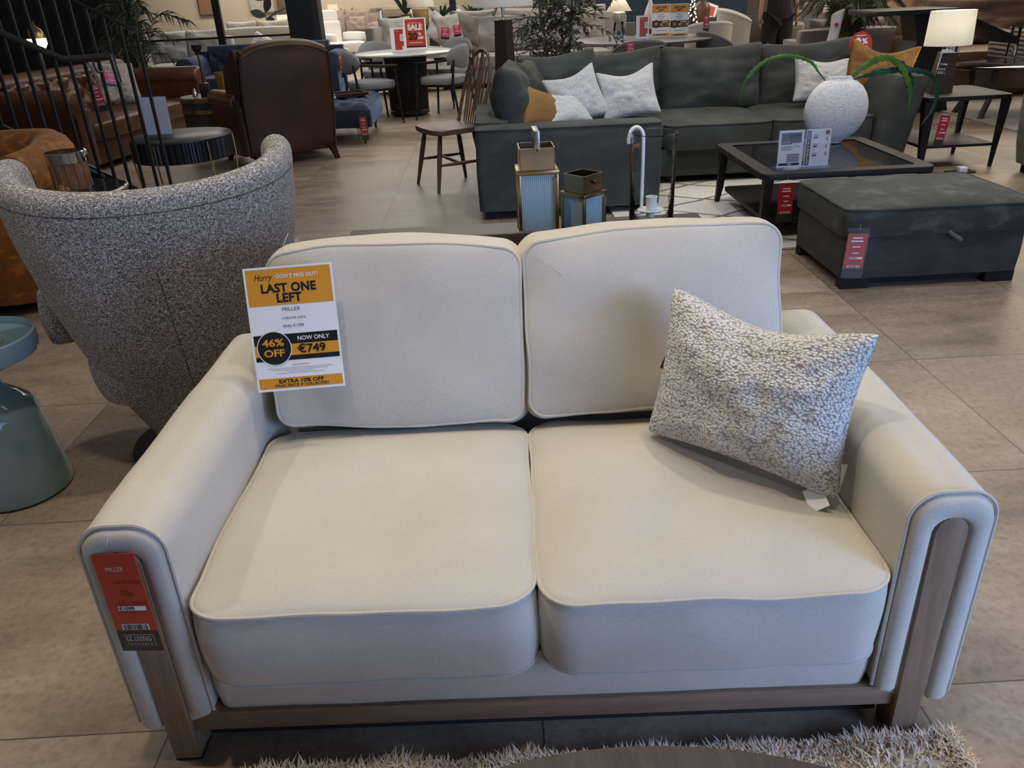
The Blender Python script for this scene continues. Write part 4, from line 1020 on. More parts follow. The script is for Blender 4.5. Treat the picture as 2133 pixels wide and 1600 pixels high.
# ------------------------------------------------------------------ generic upholstery for the showroom behind
def pts_roll(sx, w, hgt, r, d):  # rolled arm section
    return [(0, 0), (0, hgt - 2 * r)] + [(sx * (-.5 * r + r * (1 - cos(a)) ), 0) for a in ()]
def couch(name, label, loc, rz, w, d, mat, n=2, seat_h=.45, back_h=.80, arm_h=.62, arm_w=.18, roll=0, cat='sofa', group=None, foot=None, tuft=False, loose=True, foot_h=.08, pillow_t=.2, arms=(1, 1), lean=12):
    t = thing(name, label, cat, loc, rz, group)
    iw = w - arm_w * (arms[0] + arms[1]); x0 = -w / 2 + arm_w * arms[0]
    soft_box('seat_base', t, mat, -w/2 + .02, w/2 - .02, -d/2 + .04, d/2 - .03, foot_h, seat_h - .14, .03, 0, 3)
    if tuft:
        def fn(u, v):
            x = x0 + iw * u; z = seat_h - .05 + (back_h - seat_h + .05) * v
            q = (abs(sin(pi * (x / .30 + z / .26)) * sin(pi * (x / .30 - z / .26)))) ** .5
            return Vector((x, d/2 - .27 + .10 * v - .055 * q * (1 if v < .95 else .4), z))
        b = B(); b.grid(fn, int(iw / .022), 26)
        b.build('tufted_back', mat, t, ang=180)
        b = B(); b.tube([(x0 - .02, d/2 - .10, back_h - .02), (x0 + iw * .5, d/2 - .10, back_h - .02), (x0 + iw + .02, d/2 - .10, back_h - .02)], .095, 16); b.build('rolled_top', mat, t)
        soft_box('back_frame', t, mat, -w/2 + .02, w/2 - .02, d/2 - .16, d/2 - .01, foot_h, back_h, .03, 0, 4)
    else:
        soft_box('back_frame', t, mat, -w/2 + .02, w/2 - .02, d/2 - .24, d/2, foot_h, back_h - .06, .05, .03, 4)
    for s, on in ((-1, arms[0]), (1, arms[1])):
        if not on: continue
        xa, xb = (-w/2, -w/2 + arm_w) if s < 0 else (w/2 - arm_w, w/2)
        if roll:
            prof = []; xc = (xa + xb) / 2 + s * roll * .25
            sec = [(xb if s < 0 else xa, foot_h), (xb if s < 0 else xa, arm_h - roll * 1.3)]
            for k in range(15):
                a = radians(-35 + 250 * k / 14); sec.append((xc - s * roll * cos(a), arm_h - roll + roll * sin(a)))
            sec += [(xa + .02 if s < 0 else xb - .02, arm_h - roll * 1.9), (xa + .02 if s < 0 else xb - .02, foot_h)]
            b = B(); b.loft([[Vector((xc + (p[0] - xc) * k, y, p[1] if k == 1 else arm_h/2 + (p[1] - arm_h/2) * k)) for p in sec] for k, y in ((.9, -d/2 - .008), (.97, -d/2), (1, -d/2 + .02), (1, 0), (1, d/2 - .04), (.97, d/2))]); b.build('rolled_arm', mat, t, ang=50)
        else:
            soft_box('arm', t, mat, xa, xb, -d/2, d/2, foot_h, arm_h, min(.06, arm_w * .4), .02, 6)
    for k in range(n):
        a, c = x0 + iw * k / n, x0 + iw * (k + 1) / n
        soft_box('seat_cushion', t, mat, a + .004, c - .004, -d/2, d/2 - .2, seat_h - .15, seat_h, .06, .025, 10 + k, pipe=None)
        if loose:
            b = pillow(c - a + .03, back_h - seat_h + .10, pillow_t, 18, .03, .03, k + int(w * 7), .015, 0, 0, .30)
            b.tr(Matrix.Translation(((a + c) / 2, d/2 - .30, seat_h - .005)) @ Matrix.Rotation(-radians(lean), 4, 'X')); b.build('back_cushion', mat, t, ang=180, weld=1e-5)
    for sx in (-1, 1):
        for sy in (-1, 1):
            b = B(); b.lathe([(.02, 0), (.028, foot_h)], 12, (sx * (w/2 - .08), sy * (d/2 - .08), 0)); b.build('foot', foot or M['blackwood'], t)
    return t

# ------------------------------------------------------------------ staircase on the left
ys = 5.60; sl = .600
zx = lambda x: .30 + (-2.55 - x) * sl          # top of the string
stc = thing('staircase', 'black steel staircase with balusters rising to the left', 'staircase', (0, 0, 0))
SB = plain('stair_black', (.013, .013, .014), .45)
for y0 in (ys - .012, 4.78):
    b = B(); b.loft([[Vector((x, y, z)) for x, z in ((-2.02, 0), (-2.02, .03), (-4.6, zx(-4.6)), (-4.6, zx(-4.6) - .32), (-2.36, 0))] for y in (y0, y0 + .024)]); b.build('stringer', SB, stc, smooth=False)
nose = plain('grey_nosing', (.15, .15, .15), .5)
for k in range(8):
    x = -2.42 - .265 * k; z = .155 * (k + 1) - .02
    b = B(); b.box(x - .28, x, 4.81, ys - .014, z - .03, z, .003); o = b.build('tread', SB, stc)
    b = B(); b.box(x - .035, x + .004, 4.81, ys - .014, z - .004, z + .003, .001); b.build('nosing', nose, o)
for k in range(9):
    xx = -2.50 - .20 * k; b = B(); b.loft([[Vector((x, y, zx(x) + dz)) for x, dz in ((xx + .055, -.002), (xx + .055, .02), (xx - .055, .02), (xx - .055, -.002))] for y in (ys - .015, ys + .012)]); b.build('string_clip', nose, stc, smooth=False)
for k in range(26):
    x = -2.212 - .0925 * k; zt = 1.262 + (-2.234 - x) * .56; zb = max(.01, zx(x) - .10)
    b = B(); b.box(x - .009, x + .009, ys - .022, ys - .004, zb, zt); b.build('baluster', SB, stc, smooth=False)
b = B(); b.tube([(-2.225, ys - .013, 1.268), (-4.6, ys - .013, 1.268 + 2.375 * .56)], .010, 6); b.build('top_rail', SB, stc)
hr = plain('handrail_metal', (.085, .075, .070), .3, .5)
yh = ys - .075
b = B(); P_ = [(-4.6, yh, 1.108 + 1.9 * .512), (-2.68, yh, 1.118), (-2.375, yh, 1.122)]
b.tube(P_, .021, 10); b.tube([(-2.375, yh, 1.128), (-2.365, yh, .965)], .018, 10); b.build('handrail', hr, stc, ang=50)
b = B(); b.tube(arcpts([(-2.50, yh, 1.11), (-2.49, yh, 1.04), (-2.48, yh + .03, 1.03), (-2.475, ys - .01, 1.03)], 5), .007, 6); b.build('handrail_bracket', SB, stc)

# black fluted drum table with an acrylic stand
pc = FZ(377, 281, .49)
t = thing('drum_table', 'black fluted drum side table on thin brass legs beside the stair rail', 'table', (pc.x, pc.y, 0))
b = B(); n = 192; b.loft([[Vector(((.370 + .005 * (1 if (i // 2) % 2 else -1)) * cos(2*pi*i/n), (.370 + .005 * (1 if (i // 2) % 2 else -1)) * sin(2*pi*i/n), z)) for i in range(n)] for z in (.325, .475)]); b.build('fluted_body', plain('black_lacquer', (.008, .009, .013), .4), t, ang=20)
b = B(); b.lathe([(.373, .474), (.377, .478), (.377, .488), (.371, .492)], 72); b.build('table_top', plain('grey_black_top', (.045, .043, .040), .35), t)
for k in range(6):
    a = 2*pi*k/6 + .3; b = B(); b.tube([(.377 * cos(a), .377 * sin(a), .47), (.38 * cos(a), .38 * sin(a), .32), (.35 * cos(a), .35 * sin(a), 0)], .007, 8); b.build('leg', M['brass'], t)
pa = FZ(332, 290, .493)
t = thing('acrylic_stand', 'blank white card in an acrylic stand on the black drum table', 'sign', (pa.x, pa.y, .4925), rot=(-.06, 0, .05))
b = B(); b.box(-.105, .105, 0, .003, .035, .30); b.build('card', M['white'], t, smooth=False)
b = B(); b.box(-.112, .112, -.005, -.003, 0, .306); b.box(-.112, .112, .006, .008, 0, .306); b.box(-.112, .112, -.04, .05, 0, .004); b.build('acrylic_sleeve', M['acrylic'], t, smooth=False)

# ------------------------------------------------------------------ brown leather group
BL = leather('brown_leather', (.085, .028, .011), .36); BL_shaded = leather('shaded_brown_leather', (.058, .019, .008), .62)  # second copy is darker: shade on the wing chair's back in its colour
bs = couch('chesterfield_sofa', 'brown leather chesterfield sofa behind the stair balusters', (-3.98, 8.82, 0), radians(80), 2.45, 1.0, BL, 2, .43, .80, .76, .22, .12, tuft=True, loose=False, foot_h=.07)
sc1 = thing('scatter_cushion', 'speckled grey cushion on the brown chesterfield sofa', 'cushion', (-3.93, 9.15, .45), rot=(-.35, .12, .9))
pillow(.50, .46, .16, 30, .12, .03, 21).build('cushion_cover', boucle_mat('speckled_grey_weave', '#6f6c68', '#b5b1aa', 120), sc1, ang=180, weld=1e-5)
p = FY(180, 165, 8.9); small_tag('pink price tag on the speckled grey cushion', 233, 180, 8.75, .13, .13, (0, .2, .5), 'pink', None)
small_tag('red price tag on the near arm of the brown chesterfield', 216, 232, 7.62, .085, .235, (0, -.12, .2), 'pink', None)
wg = thing('wing_chair', 'brown leather wing armchair seen from behind, before the blue sofa', 'armchair', (-2.03, 8.01, 0), pi + .60); wg.scale = (1.1, 1.05, 1.0)
def wing_back(u, v, y):  # rounded top panel
    return None
top = [( -.37, .10), (-.385, .55), (-.375, .93), (-.34, .965), (-.20, 1.02), (0, 1.04), (.20, 1.02), (.34, .965), (.375, .93), (.385, .55), (.37, .10)]
ring = [Vector((p.x, 0, p.y)) for p in arcpts([(x, z, 0) for x, z in top], 5)]
b = B(); b.loft([[Vector((p.x * k, y + (p.z - .1) * .12, .55 + (p.z - .55) * (.5 + k / 2))) for p in ring] for k, y in ((.96, .345), (1, .335), (1.0, .25), (.96, .235))]); b.build('backrest', BL_shaded, wg, ang=50)
b = B(); b.tube([Vector((p.x, .345 + (p.z - .1) * .12, p.z)) for p in ring], .007, 6); b.build('nailhead_piping', BL, wg)
b = B(); b.tube([Vector((p.x * .985, .29 + (p.z - .1) * .12, p.z - .004)) for p in ring[14:-14]], .055, 12); b.build('top_roll', BL, wg)
for sx in (-1, 1):
    b = B(); sec = [(.30, .56), (.38, 1.0), (.22, .965), (.05, .84), (.0, .70), (.02, .56)]
    b.loft([[Vector((sx * x, y, z)) for y, z in [tuple(q[:2]) for q in arcpts([(y, z, 0) for y, z in sec], 4, True)]] for x in (.335, .345, .385, .395)]); b.build('wing', BL_shaded, wg, ang=50)
    soft_box('arm', wg, BL, sx * .34 - .085, sx * .34 + .085, -.42, .30, .12, .60, .06, .02, 8)
    b = B(); b.tube([(sx * .36, -.44, .575), (sx * .36, -.2, .585), (sx * .36, .22, .585)], .078, 14); b.build('rolled_arm', leather('tan_leather', (.20, .075, .022), .38), wg)
soft_box('seat_cushion', wg, BL, -.27, .27, -.42, .25, .30, .47, .06, .02, 9)
soft_box('seat_base', wg, BL_shaded, -.36, .36, -.40, .30, .12, .30, .04, 0, 9)
for sx in (-1, 1):
    for sy in (-1, 1):
        b = B(); b.loft([[Vector((sx * (.33 + o) + a * k, sy * .33 + (sy > 0) * .02 + c_ * k + sy * o, z)) for a, c_ in ((-1, -1), (1, -1), (1, 1), (-1, 1))] for k, o, z in ((.018, .03, 0), (.028, 0, .13))]); b.build('leg', wood('mahogany', (.050, .016, .010), .35), wg)
# little drum table with ornaments
t = thing('drum_table', 'small round dark table with two brass bands beside the brown wing chair', 'table', (-2.82, 8.58, 0))
b = B(); b.lathe([(.27, .0), (.27, .50), (.275, .50), (.275, .555), (.27, .56)], 56); b.build('drum', plain('bronze_black', (.030, .026, .020), .4), t)
for z in (.43, .535):
    b = B(); b.lathe([(.272, z - .02), (.281, z - .018), (.281, z + .018), (.272, z + .02)], 56, cap0=False, cap1=False); b.build('brass_band', M['brass'], t)
t = thing('candle_stand', 'tall brass candle stand with a black bowl on the banded drum table', 'candle holder', (-2.82, 8.52, .561))
b = B(); b.lathe([(.045, 0), (.045, .12), (.04, .125), (.012, .13), (.008, .40), (.008, .405)], 24); b.build('stem', plain('dark_bronze', (.10, .08, .06), .35, .8), t)
b = B(); b.lathe([(.01, .40), (.03, .41), (.048, .44), (.05, .475), (.046, .475), (.042, .445), (.0, .42)], 28); b.build('bowl', M['blackmetal'], t)
b = B(); b.lathe([(.048, .0), (.05, .01), (.05, .11), (.045, .12)], 24); b.build('black_foot', M['black'], t)
t = thing('gold_tumbler', 'gold glass tumbler vase on the banded drum table', 'vase', (-2.65, 8.50, .561))
b = B(); b.lathe([(.035, 0), (.04, .01), (.042, .22), (.038, .22), (.036, .02), (0, .015)], 28); b.build('tumbler', plain('gold_glass', (.36, .24, .08), .15, .5), t)
t = thing('silver_bird', 'small silver ornament at the front of the banded drum table', 'ornament', (-2.88, 8.38, .561))
b = B(); b.lathe([(.0, 0), (.022, .006), (.028, .03), (.016, .055), (.012, .075), (.0, .09)], 18); b.build('ornament_body', M['chrome'], t)

# ------------------------------------------------------------------ blue group
BV = velvet('navy_velvet', (.012, .026, .058), 1.8, .75, .6, (.35, .5, .9, 1))
couch('chesterfield_sofa', 'navy blue tufted chesterfield sofa between the brown wing chair and the partition', (-3.17, 12.45, 0), .03, 2.2, .95, BV, 2, .44, .76, .72, .24, .14, tuft=True, loose=False, foot_h=.09)
small_tag('red price tag on the left rolled arm of the navy chesterfield', 404, 180, 11.92, .095, .24, (0, -.12, .1), 'red', None)
bo = thing('tufted_ottoman', 'navy blue tufted velvet ottoman on turned feet by the brown wing chair', 'ottoman', (-1.78, 9.22, 0), .02)
b = B(); w, d = 1.10, 1.25
def fn(u, v):
    x, y = (u - .5) * w, (v - .5) * d
    q = (abs(sin(pi * (x / .30 + y / .30)) * sin(pi * (x / .30 - y / .30)))) ** .5
    e = min(1, min(u, 1 - u, v, 1 - v) * 12) ** .5
    return Vector((x, y, .33 + e * (.055 + .04 * q)))
b.grid(fn, 60, 60); b.build('tufted_top', BV, bo, ang=180)
soft_box('body', bo, BV, -.55, .55, -.625, .625, .17, .345, .03, 0, 31)
for sx in (-1, 1):
    for sy in (-1, 1):
        b = B(); b.lathe([(.012, 0), (.016, .05), (.038, .12), (.045, .15), (.03, .175)], 20, (sx * .46, sy * .54, 0)); b.build('turned_foot', WO, bo)
small_tag('orange red price tag hanging at the front corner of the navy ottoman', 762, 292, 8.565, .075, .235, (0, -.03, 0), 'red', None)
t = thing('serving_tray', 'dark wood tray lying on the navy tufted ottoman', 'tray', (-1.52, 9.15, .432), .5)
b = B(); b.box(-.20, .20, -.13, .13, 0, .012, .003)
for s in (-1, 1): b.box(-.20, .20, s * .125 - .006, s * .125 + .006, .01, .035, .002); b.box(s * .195 - .006, s * .195 + .006, -.125, .125, .01, .035, .002)
b.build('tray_body', wood('tray_wood', (.06, .032, .028), .4), t)
t = thing('book', 'large white book on the navy tufted ottoman beside the tray', 'book', (-1.78, 9.0, .432), .2)
b = B(); b.box(-.16, .16, -.12, .12, 0, .02, .003); b.build('cover', M['white'], t)

# ------------------------------------------------------------------ round dining table with six signs and chairs
dt = thing('dining_table', 'round pale stone dining table on a black drum pedestal', 'table', (-1.0, 10.72, 0))
b = B(); b.lathe([(.60, .722), (.625, .735), (.625, .742), (.615, .75)], 80); b.build('table_top', plain('pale_grey_stone', (.42, .42, .41), .25, var=.12, nscale=4), dt)
b = B(); n = 160; b.loft([[Vector(((r + .004 * (1 if (i // 2) % 2 else -1)) * cos(2*pi*i/n), (r + .004 * (1 if (i // 2) % 2 else -1)) * sin(2*pi*i/n), z)) for i in range(n)] for r, z in ((.24, .07), (.262, .72))]); b.build('fluted_pedestal', plain('matt_black', (.006, .006, .007), .6), dt, ang=20)
b = B(); b.lathe([(.245, .02), (.25, .025), (.25, .065), (.245, .07)], 64); b.build('kick_ring', M['blackmetal'], dt)
for k in range(4):
    a = pi/4 + k * pi/2; b = B(); b.box(.23 * cos(a) - .02, .23 * cos(a) + .02, .23 * sin(a) - .02, .23 * sin(a) + .02, 0, .022); b.build('foot', M['blackmetal'], dt)
p = FZ(868, 104, .752)
t = thing('sale_sign', 'red SALE 20% OFF sign standing on the round dining table', 'sign', (p.x, p.y, .752), rot=(-.08, 0, .02))
c = card('red', 'paper', 'black', dl=.0012); c.slab(-.14, 0, .14, .37, 'paper', .002).rect(-.122, .045, .122, .355, 'red').rect(-.122, .03, .122, .048, 'black', 2)
c.text('SALE', 0, .262, .085, 'paper', 3, .003, .185).line(-.09, .09, .228, .003, 'paper', 3).line(-.08, .08, .312, .004, 'paper', 3)
c.text('20', -.035, .155, .115, 'black', 3, .004, .115).text('%', .055, .180, .05, 'paper', 4, .001, .04).text('OFF', .062, .135, .038, 'paper', 5, .002, .075).line(-.085, .085, .085, .006, 'paper', 3)
c.build('printed_sign', t)
b = B(); b.box(-.145, .145, -.05, .05, 0, .006); b.build('acrylic_foot', M['acrylic'], t, smooth=False)
def price_board(label, px, py, yy, w, h, z=.752, rz=0):
    p = FZ(px, py, z)
    t = thing('price_board', label, 'sign', (p.x, p.y, z), rot=(-.06, 0, rz))
    c = card('paper', 'red', 'black', 'gold', dl=.0012); c.slab(-w/2, 0, w/2, h, 'paper', .003).rect(-w * .22, h * .08, w * .40, h * .93, 'red').rect(w * .16, h * .45, w * .44, h * .72, 'paper', 2).rect(w * .28, h * .08, w * .42, h * .22, 'paper', 2)
    c.line(-.14 * w, .08 * w, h * .86, h * .04, 'gold', 3)
    for k in range(3): c.line(w * .20, w * .38, h * (.66 - .07 * k), h * .02, 'black', 3)
    c.build('printed_board', t)
    b = B(); b.box(-w/2, w/2, -.03, .04, 0, .006); b.build('acrylic_foot', M['acrylic'], t, smooth=False)
price_board('white and orange price board beside the red SALE sign', 831, 108, 10.4, .175, .275)
GF = fabric('pale_grey_chair_fabric', (.25, .26, .28), 400, .1, .08)
def dchair(label, px, py, rz, tagc=None):
    p = FZ(px, py, .47)
    t = thing('dining_chair', label, 'chair', (p.x, p.y, 0), rz, 'grey open frame chairs at the round dining table')
    soft_box('seat_pad', t, GF, -.25, .25, -.25, .24, .405, .475, .14, .02, 5)
    b = B(); b.prism(rrect(.48, .47, .13), .375, .405, bev=.004); b.build('seat_frame', M['blackwood'], t)
    for sx in (-1, 1):
        b = B(); b.tube([(sx * .29, -.27, 0), (sx * .265, -.235, .40), (sx * .265, -.225, .64)], [.011, .017, .012], 10); b.build('leg', M['blackwood'], t)
        b = B(); b.tube([(sx * .24, .30, 0), (sx * .23, .23, .42), (sx * .22, .26, .68)], [.011, .017, .012], 10); b.build('leg', M['blackwood'], t)
    rail = arcpts([(-.27, -.26, .645), (-.285, -.05, .655), (-.24, .20, .68), (0, .30, .695), (.24, .20, .68), (.285, -.05, .655), (.27, -.26, .645)], 7)
    b = B(); b.tube(rail, .016, 8, flat=.8); b.build('arm_rail', M['blackwood'], t)
    def bk(u, v):
        a = (u - .5) * 2; e = sqrt(max(0, 1 - abs(a) ** 2.6)); zz = (v - .5) * 2
        return a, e, zz
    b = B(); rings = []
    for i in range(25):
        a = -1 + 2 * i / 24; e = max(.04, (1 - abs(a) ** 2.4) ** .5); x = .27 * a; y = .285 - .10 * a * a
        rings.append([Vector((x, y + .030 * e ** .5 * sin(q), .70 + .135 * e * cos(q) + (.10 * e * .04))) for q in [2 * pi * k / 16 for k in range(16)]])
    b.loft(rings); b.build('backrest', GF, t, ang=70)
    return t
dchair('grey open frame dining chair near left of the round table, red tag on its back', 772, 170, radians(115))
dchair('grey open frame dining chair at the near right of the round table', 925, 160, radians(-115))
dchair('grey open frame dining chair at the far left of the round table, mostly hidden', 800, 148, radians(30))
dchair('grey open frame dining chair at the far right, behind the near right dining chair', 935, 142, radians(-40))
small_tag('red price tag on the back of the near left dining chair', 716, 162, 10.55, .05, .27, (0, -.05, .6), 'red', None)

# ------------------------------------------------------------------ tall bamboo palm left of the partition
rd = random.Random(5)
pm = thing('bamboo_palm', 'tall artificial bamboo palm behind the brown chesterfield sofa', 'plant', (-4.66, 11.75, 0))
b = B(); b.lathe([(.16, 0), (.2, .32), (.18, .32), (.16, .28), (0, .27)], 28); b.build('pot', plain('dark_basket', (.05, .04, .03), .9), pm)
st_ = B(); lf = B()
for k in range(11):
    a = rd.uniform(0, 2*pi); r = rd.uniform(.25, .75); hh_ = rd.uniform(1.0, 2.0)
    pts = arcpts([(.05 * cos(a), .05 * sin(a), .25), (.12 * cos(a) * r, .12 * sin(a) * r, hh_ * .6), (r * .5 * cos(a), r * .5 * sin(a), hh_), (r * 1.05 * cos(a), r * 1.05 * sin(a), hh_ * .95)], 7)
    st_.tube(pts, .008, 6)
    for i in range(6, len(pts)):
        for s in (-1, 1, -1, 1):
            d = (pts[min(i+1, len(pts)-1)] - pts[i-1]).normalized(); sd = d.cross(Vector((0, 0, 1))).normalized() * s
            leafy(lf, pts[i], d * .7 + sd * rd.uniform(.5, 1) + Vector((0, 0, rd.uniform(-.5, .15))), rd.uniform(.16, .28), .010, bend=.25)
for k in range(26):
    z = rd.uniform(.75, 1.5); a = rd.uniform(0, 2*pi); q = Vector((rd.uniform(-.08, .08), rd.uniform(-.08, .08), z)); e = q + Vector((cos(a) * .45, sin(a) * .45, rd.uniform(-.15, .25)))
    tw = arcpts([q, (q + e) / 2 + Vector((0, 0, .08)), e], 5); st_.tube(tw, .004, 5)
    for i in range(2, len(tw)):
        for s in (-1, 1):
            d = (tw[min(i+1, len(tw)-1)] - tw[i-1]).normalized(); sd = d.cross(Vector((0, 0, 1))).normalized() * s
            leafy(lf, tw[i], d * .8 + sd * rd.uniform(.3, .9) + Vector((0, 0, rd.uniform(-.6, .1))), rd.uniform(.14, .24), .009, bend=.25)
st_.build('canes', plain('bamboo_cane', (.20, .19, .13), .6), pm); lf.build('fronds', plain('palm_green', (.060, .080, .052), .5, var=.5, nscale=8), pm, smooth=False)

# ------------------------------------------------------------------ lamp and dark table under the stairs
t = thing('console_table', 'dark wood console table under the stairs at the left edge', 'table', (-5.55, 8.2, 0))
b = B(); b.box(-.75, .75, -.2, .2, .80, .84, .004); b.build('table_top', M['darkwoodx'], t)
for x in (-.7, .66): b = B(); b.box(x, x + .04, -.18, .18, 0, .80); b.build('leg', M['darkwoodx'], t)
def lp3(t):
    b = B(); b.lathe([(.14, 0), (.14, .02), (.012, .035), (.012, 1.12)], 24); b.build('stand', M['brass'], t)
    b = B(); b.lathe([(.105, 1.095), (.10, 1.14), (.075, 1.20), (.03, 1.235), (.02, 1.25), (.028, 1.29), (.0, 1.30)], 32, cap0=False); b.build('brass_dome', M['brass'], t)
p = FY(83, 105, 10.6)
t = thing('floor_lamp', 'lit globe floor lamp with a brass dome behind the stair rail', 'lamp', (p.x, p.y, 0)); lp3(t)
b = B(); b.lathe([(.02, .97), (.07, .985), (.105, 1.04), (.108, 1.10), (.09, 1.11)], 32); b.build('globe', glow('lit_globe', (1, .90, .74), 3.2), t)

# ------------------------------------------------------------------ walls, partition, column
def wallseg(name, x0, x1, y, h, mat, th=.15, z0=0):
    b = B(); b.box(x0, x1, y, y + th, z0, h); o = b.build(name, mat, smooth=False); tag(o, kind='structure'); return o
def wallx(name, x, y0, y1, h, mat, th=.15):
    b = B(); b.box(x - th / 2, x + th / 2, y0, y1, 0, h); o = b.build(name, mat, smooth=False); tag(o, kind='structure'); return o
CW = plain('cream_wall', (.50, .46, .38), .85, var=.04); NW = plain('navy_wall', (.012, .028, .050), .8, var=.08); BKW = plain('black_wall', (.010, .010, .011), .8)
TW = plain('taupe_wall', (.22, .18, .15), .85, var=.05); DKW = plain('dark_green_grey_wall', (.022, .024, .022), .8)
wallseg('wall_left', -14, -5.22, 13.2, 3.9, BKW)
wallseg('wall_back', -14, 2.2, 29.0, 3.9, CW)
wallseg('wall_center', 2.02, 4.75, 15.6, 3.9, NW)
wallseg('wall_right', 2.2, 14, 21.0, 3.9, TW)
wallx('wall_outer_left', -13.9, -5, 34, 3.9, BKW); wallx('wall_outer_right', 13.9, -5, 34, 3.9, TW)
wallseg('trim_1', -1.05, 2.0, 16.6, .86, DKW, .3)      # dark dwarf wall behind the beige sofa
b = B(); b.box(-.62, -.50, 16.55, 16.7, 0, 3.9); tag(b.build('trim_2', M['black'], smooth=False), kind='structure')
b = B(); b.box(-3.09, -2.67, 13.9, 14.35, 0, 3.9, .01); tag(b.build('trim_3', plain('column_blue_black', (.008, .011, .018), .6), smooth=False), kind='structure')
b = B(); b.box(-2.67, -2.60, 13.95, 14.3, 0, 3.9); tag(b.build('trim_4', plain('column_edge', (.03, .03, .03), .5), smooth=False), kind='structure')
t = thing('glazed_partition', 'black framed glass partition between the navy sofa and the cream sofas', 'partition', (0, 14.05, 0))
for x in (-4.215, -5.6): b = B(); b.box(x - .055, x + .055, -.04, .04, 0, 3.9); b.build('post', M['blackmetal'], t, smooth=False)
b = B(); b.box(-5.6, -3.08, -.02, .02, .868, .900); b.build('transom', M['blackmetal'], t, smooth=False)
for x0, x1 in ((-5.55, -4.27), (-4.16, -3.09)): b = B(); b.box(x0, x1, -.003, .003, .05, 3.0); b.build('pane', clear_film('clear_pane', .96), t, smooth=False)

# ------------------------------------------------------------------ cream room behind the partition
CF = fabric('cream_fabric', (.42, .40, .35), 300, .06, .08); GFb = fabric('grey_white_fabric', (.36, .36, .34), 300, .06, .1)
couch('cream_sofa', 'cream two seater sofa seen through the partition, backs toward the navy sofa', (-4.35, 17.2, 0), pi, 1.5, .95, CF, 2, .45, .98, .62, .16, foot_h=.07)
couch('cream_sofa', 'grey white sofa seen through the left pane of the partition', (-5.25, 15.3, 0), .15, 1.6, .95, GFb, 2, .45, .90, .62, .18, foot_h=.07)
t = thing('scatter_cushion', 'white leaf print cushion by the partition, in front of the cream sofa', 'cushion', (-3.98, 15.2, .46), rot=(-.3, .5, .1)); pillow(.46, .44, .16, 16, .1, .02, 41).build('cushion_cover', M['boucle2'], t, ang=180, weld=1e-5)
couch('cream_armchair', 'cream armchair below the white leaf print cushion', (-4.0, 15.35, 0), 0, .95, .85, CF, 1, .45, .56, .56, .15, cat='armchair', loose=False)
rb = thing('rubber_plant', 'large leaved rubber plant in the cream room', 'plant', (-4.65, 18.9, 0))
b = B(); b.lathe([(.16, 0), (.2, .35), (.18, .35), (0, .33)], 24); b.build('pot', M['white'], rb)
st_ = B(); lf = B(); pts = arcpts([(0, 0, .3), (.02, 0, .8), (.0, 0, 1.2), (.06, 0, 1.7)], 6); st_.tube(pts, .014, 6)
def bigleaf(b, p, d, L, w):
    d = d.normalized(); s = d.cross(Vector((0, -1, .25))).normalized(); n = s.cross(d); P = []
    for i in range(9):
        u = i / 8; P.append((p + d * L * u - n * .10 * L * u * u, w * sin(pi * u) ** .8))
    for (a, wa), (c, wc_) in zip(P, P[1:]):
        b.f([b.v(a - s * wa), b.v(a + s * wa), b.v(c + s * wc_), b.v(c - s * wc_)])
for (x, z), (dx, dz), L in (((0, .95), (-1, -.25), .36), ((0, 1.08), (-.9, .35), .34), ((0, 1.05), (.8, -.5), .22), ((0, 1.15), (.4, .8), .36), ((.02, 1.05), (1, .45), .55), ((0, .8), (.9, .3), .38), ((0, .9), (-.6, -.3), .3), ((.03, 1.35), (.6, .6), .4), ((.03, 1.4), (-.8, .4), .4)):
    bigleaf(lf, Vector((x, 0, z)), Vector((dx, rd.uniform(-.4, .1), dz)), L, .085 if L < .5 else .03)
st_.build('stem', plain('green_stem', (.05, .07, .03), .6), rb); lf.build('leaves', plain('rubber_leaf', (.007, .012, .009), .35, var=.3), rb, smooth=False)
def picture(label, px, py, yy, w, h, fcol, inner):
    p = FY(px, py, yy); t = thing('framed_picture', label, 'picture', p)
    b = B(); b.box(-w/2, w/2, 0, .03, 0, h); b.build('canvas', inner, t, smooth=False)
    b = B()
    for x0, x1, z0, z1 in ((-w/2 - .03, w/2 + .03, -.03, .0), (-w/2 - .03, w/2 + .03, h, h + .03), (-w/2 - .03, -w/2, -.03, h + .03), (w/2, w/2 + .03, -.03, h + .03)): b.box(x0, x1, -.015, .03, z0, z1)
    b.build('frame', fcol, t, smooth=False)
picture('dark wood framed picture with a tan lower half beside the partition post', 434, 30, 28.9, .5, .95, M['darkwood'], plain('tan_print', (.22, .13, .08), .6))
picture('pale framed picture behind the rubber plant leaves', 548, 24, 28.9, .75, 1.0, plain('silver_frame', (.3, .28, .25), .4), plain('pale_print', (.40, .38, .35), .6))
t = thing('wall_mirror', 'dark patterned oval ornament on the cream wall left of the column', 'mirror', FY(588, 20, 28.9)); b = B(); b.lathe([(.12, -.3), (.16, 0), (.14, .5), (.05, .7)], 16, sy=.2); b.build('ornament_panel', plain('dark_mosaic', (.10, .075, .05), .5, var=.8, nscale=40), t)
p = FY(592, 58, 18.6); b0 = .60
def lp4(t): 
    b = B(); b.lathe([(.07, -.45), (.08, -.3), (.03, -.05), (.012, 0), (.012, .05)], 20); b.build('base', M['white'], t)
lamp('small lit cylinder shade lamp left of the dark column in the cream room', (p.x, p.y, p.z), lp4, .13, .12, .0, .25, 3.0)
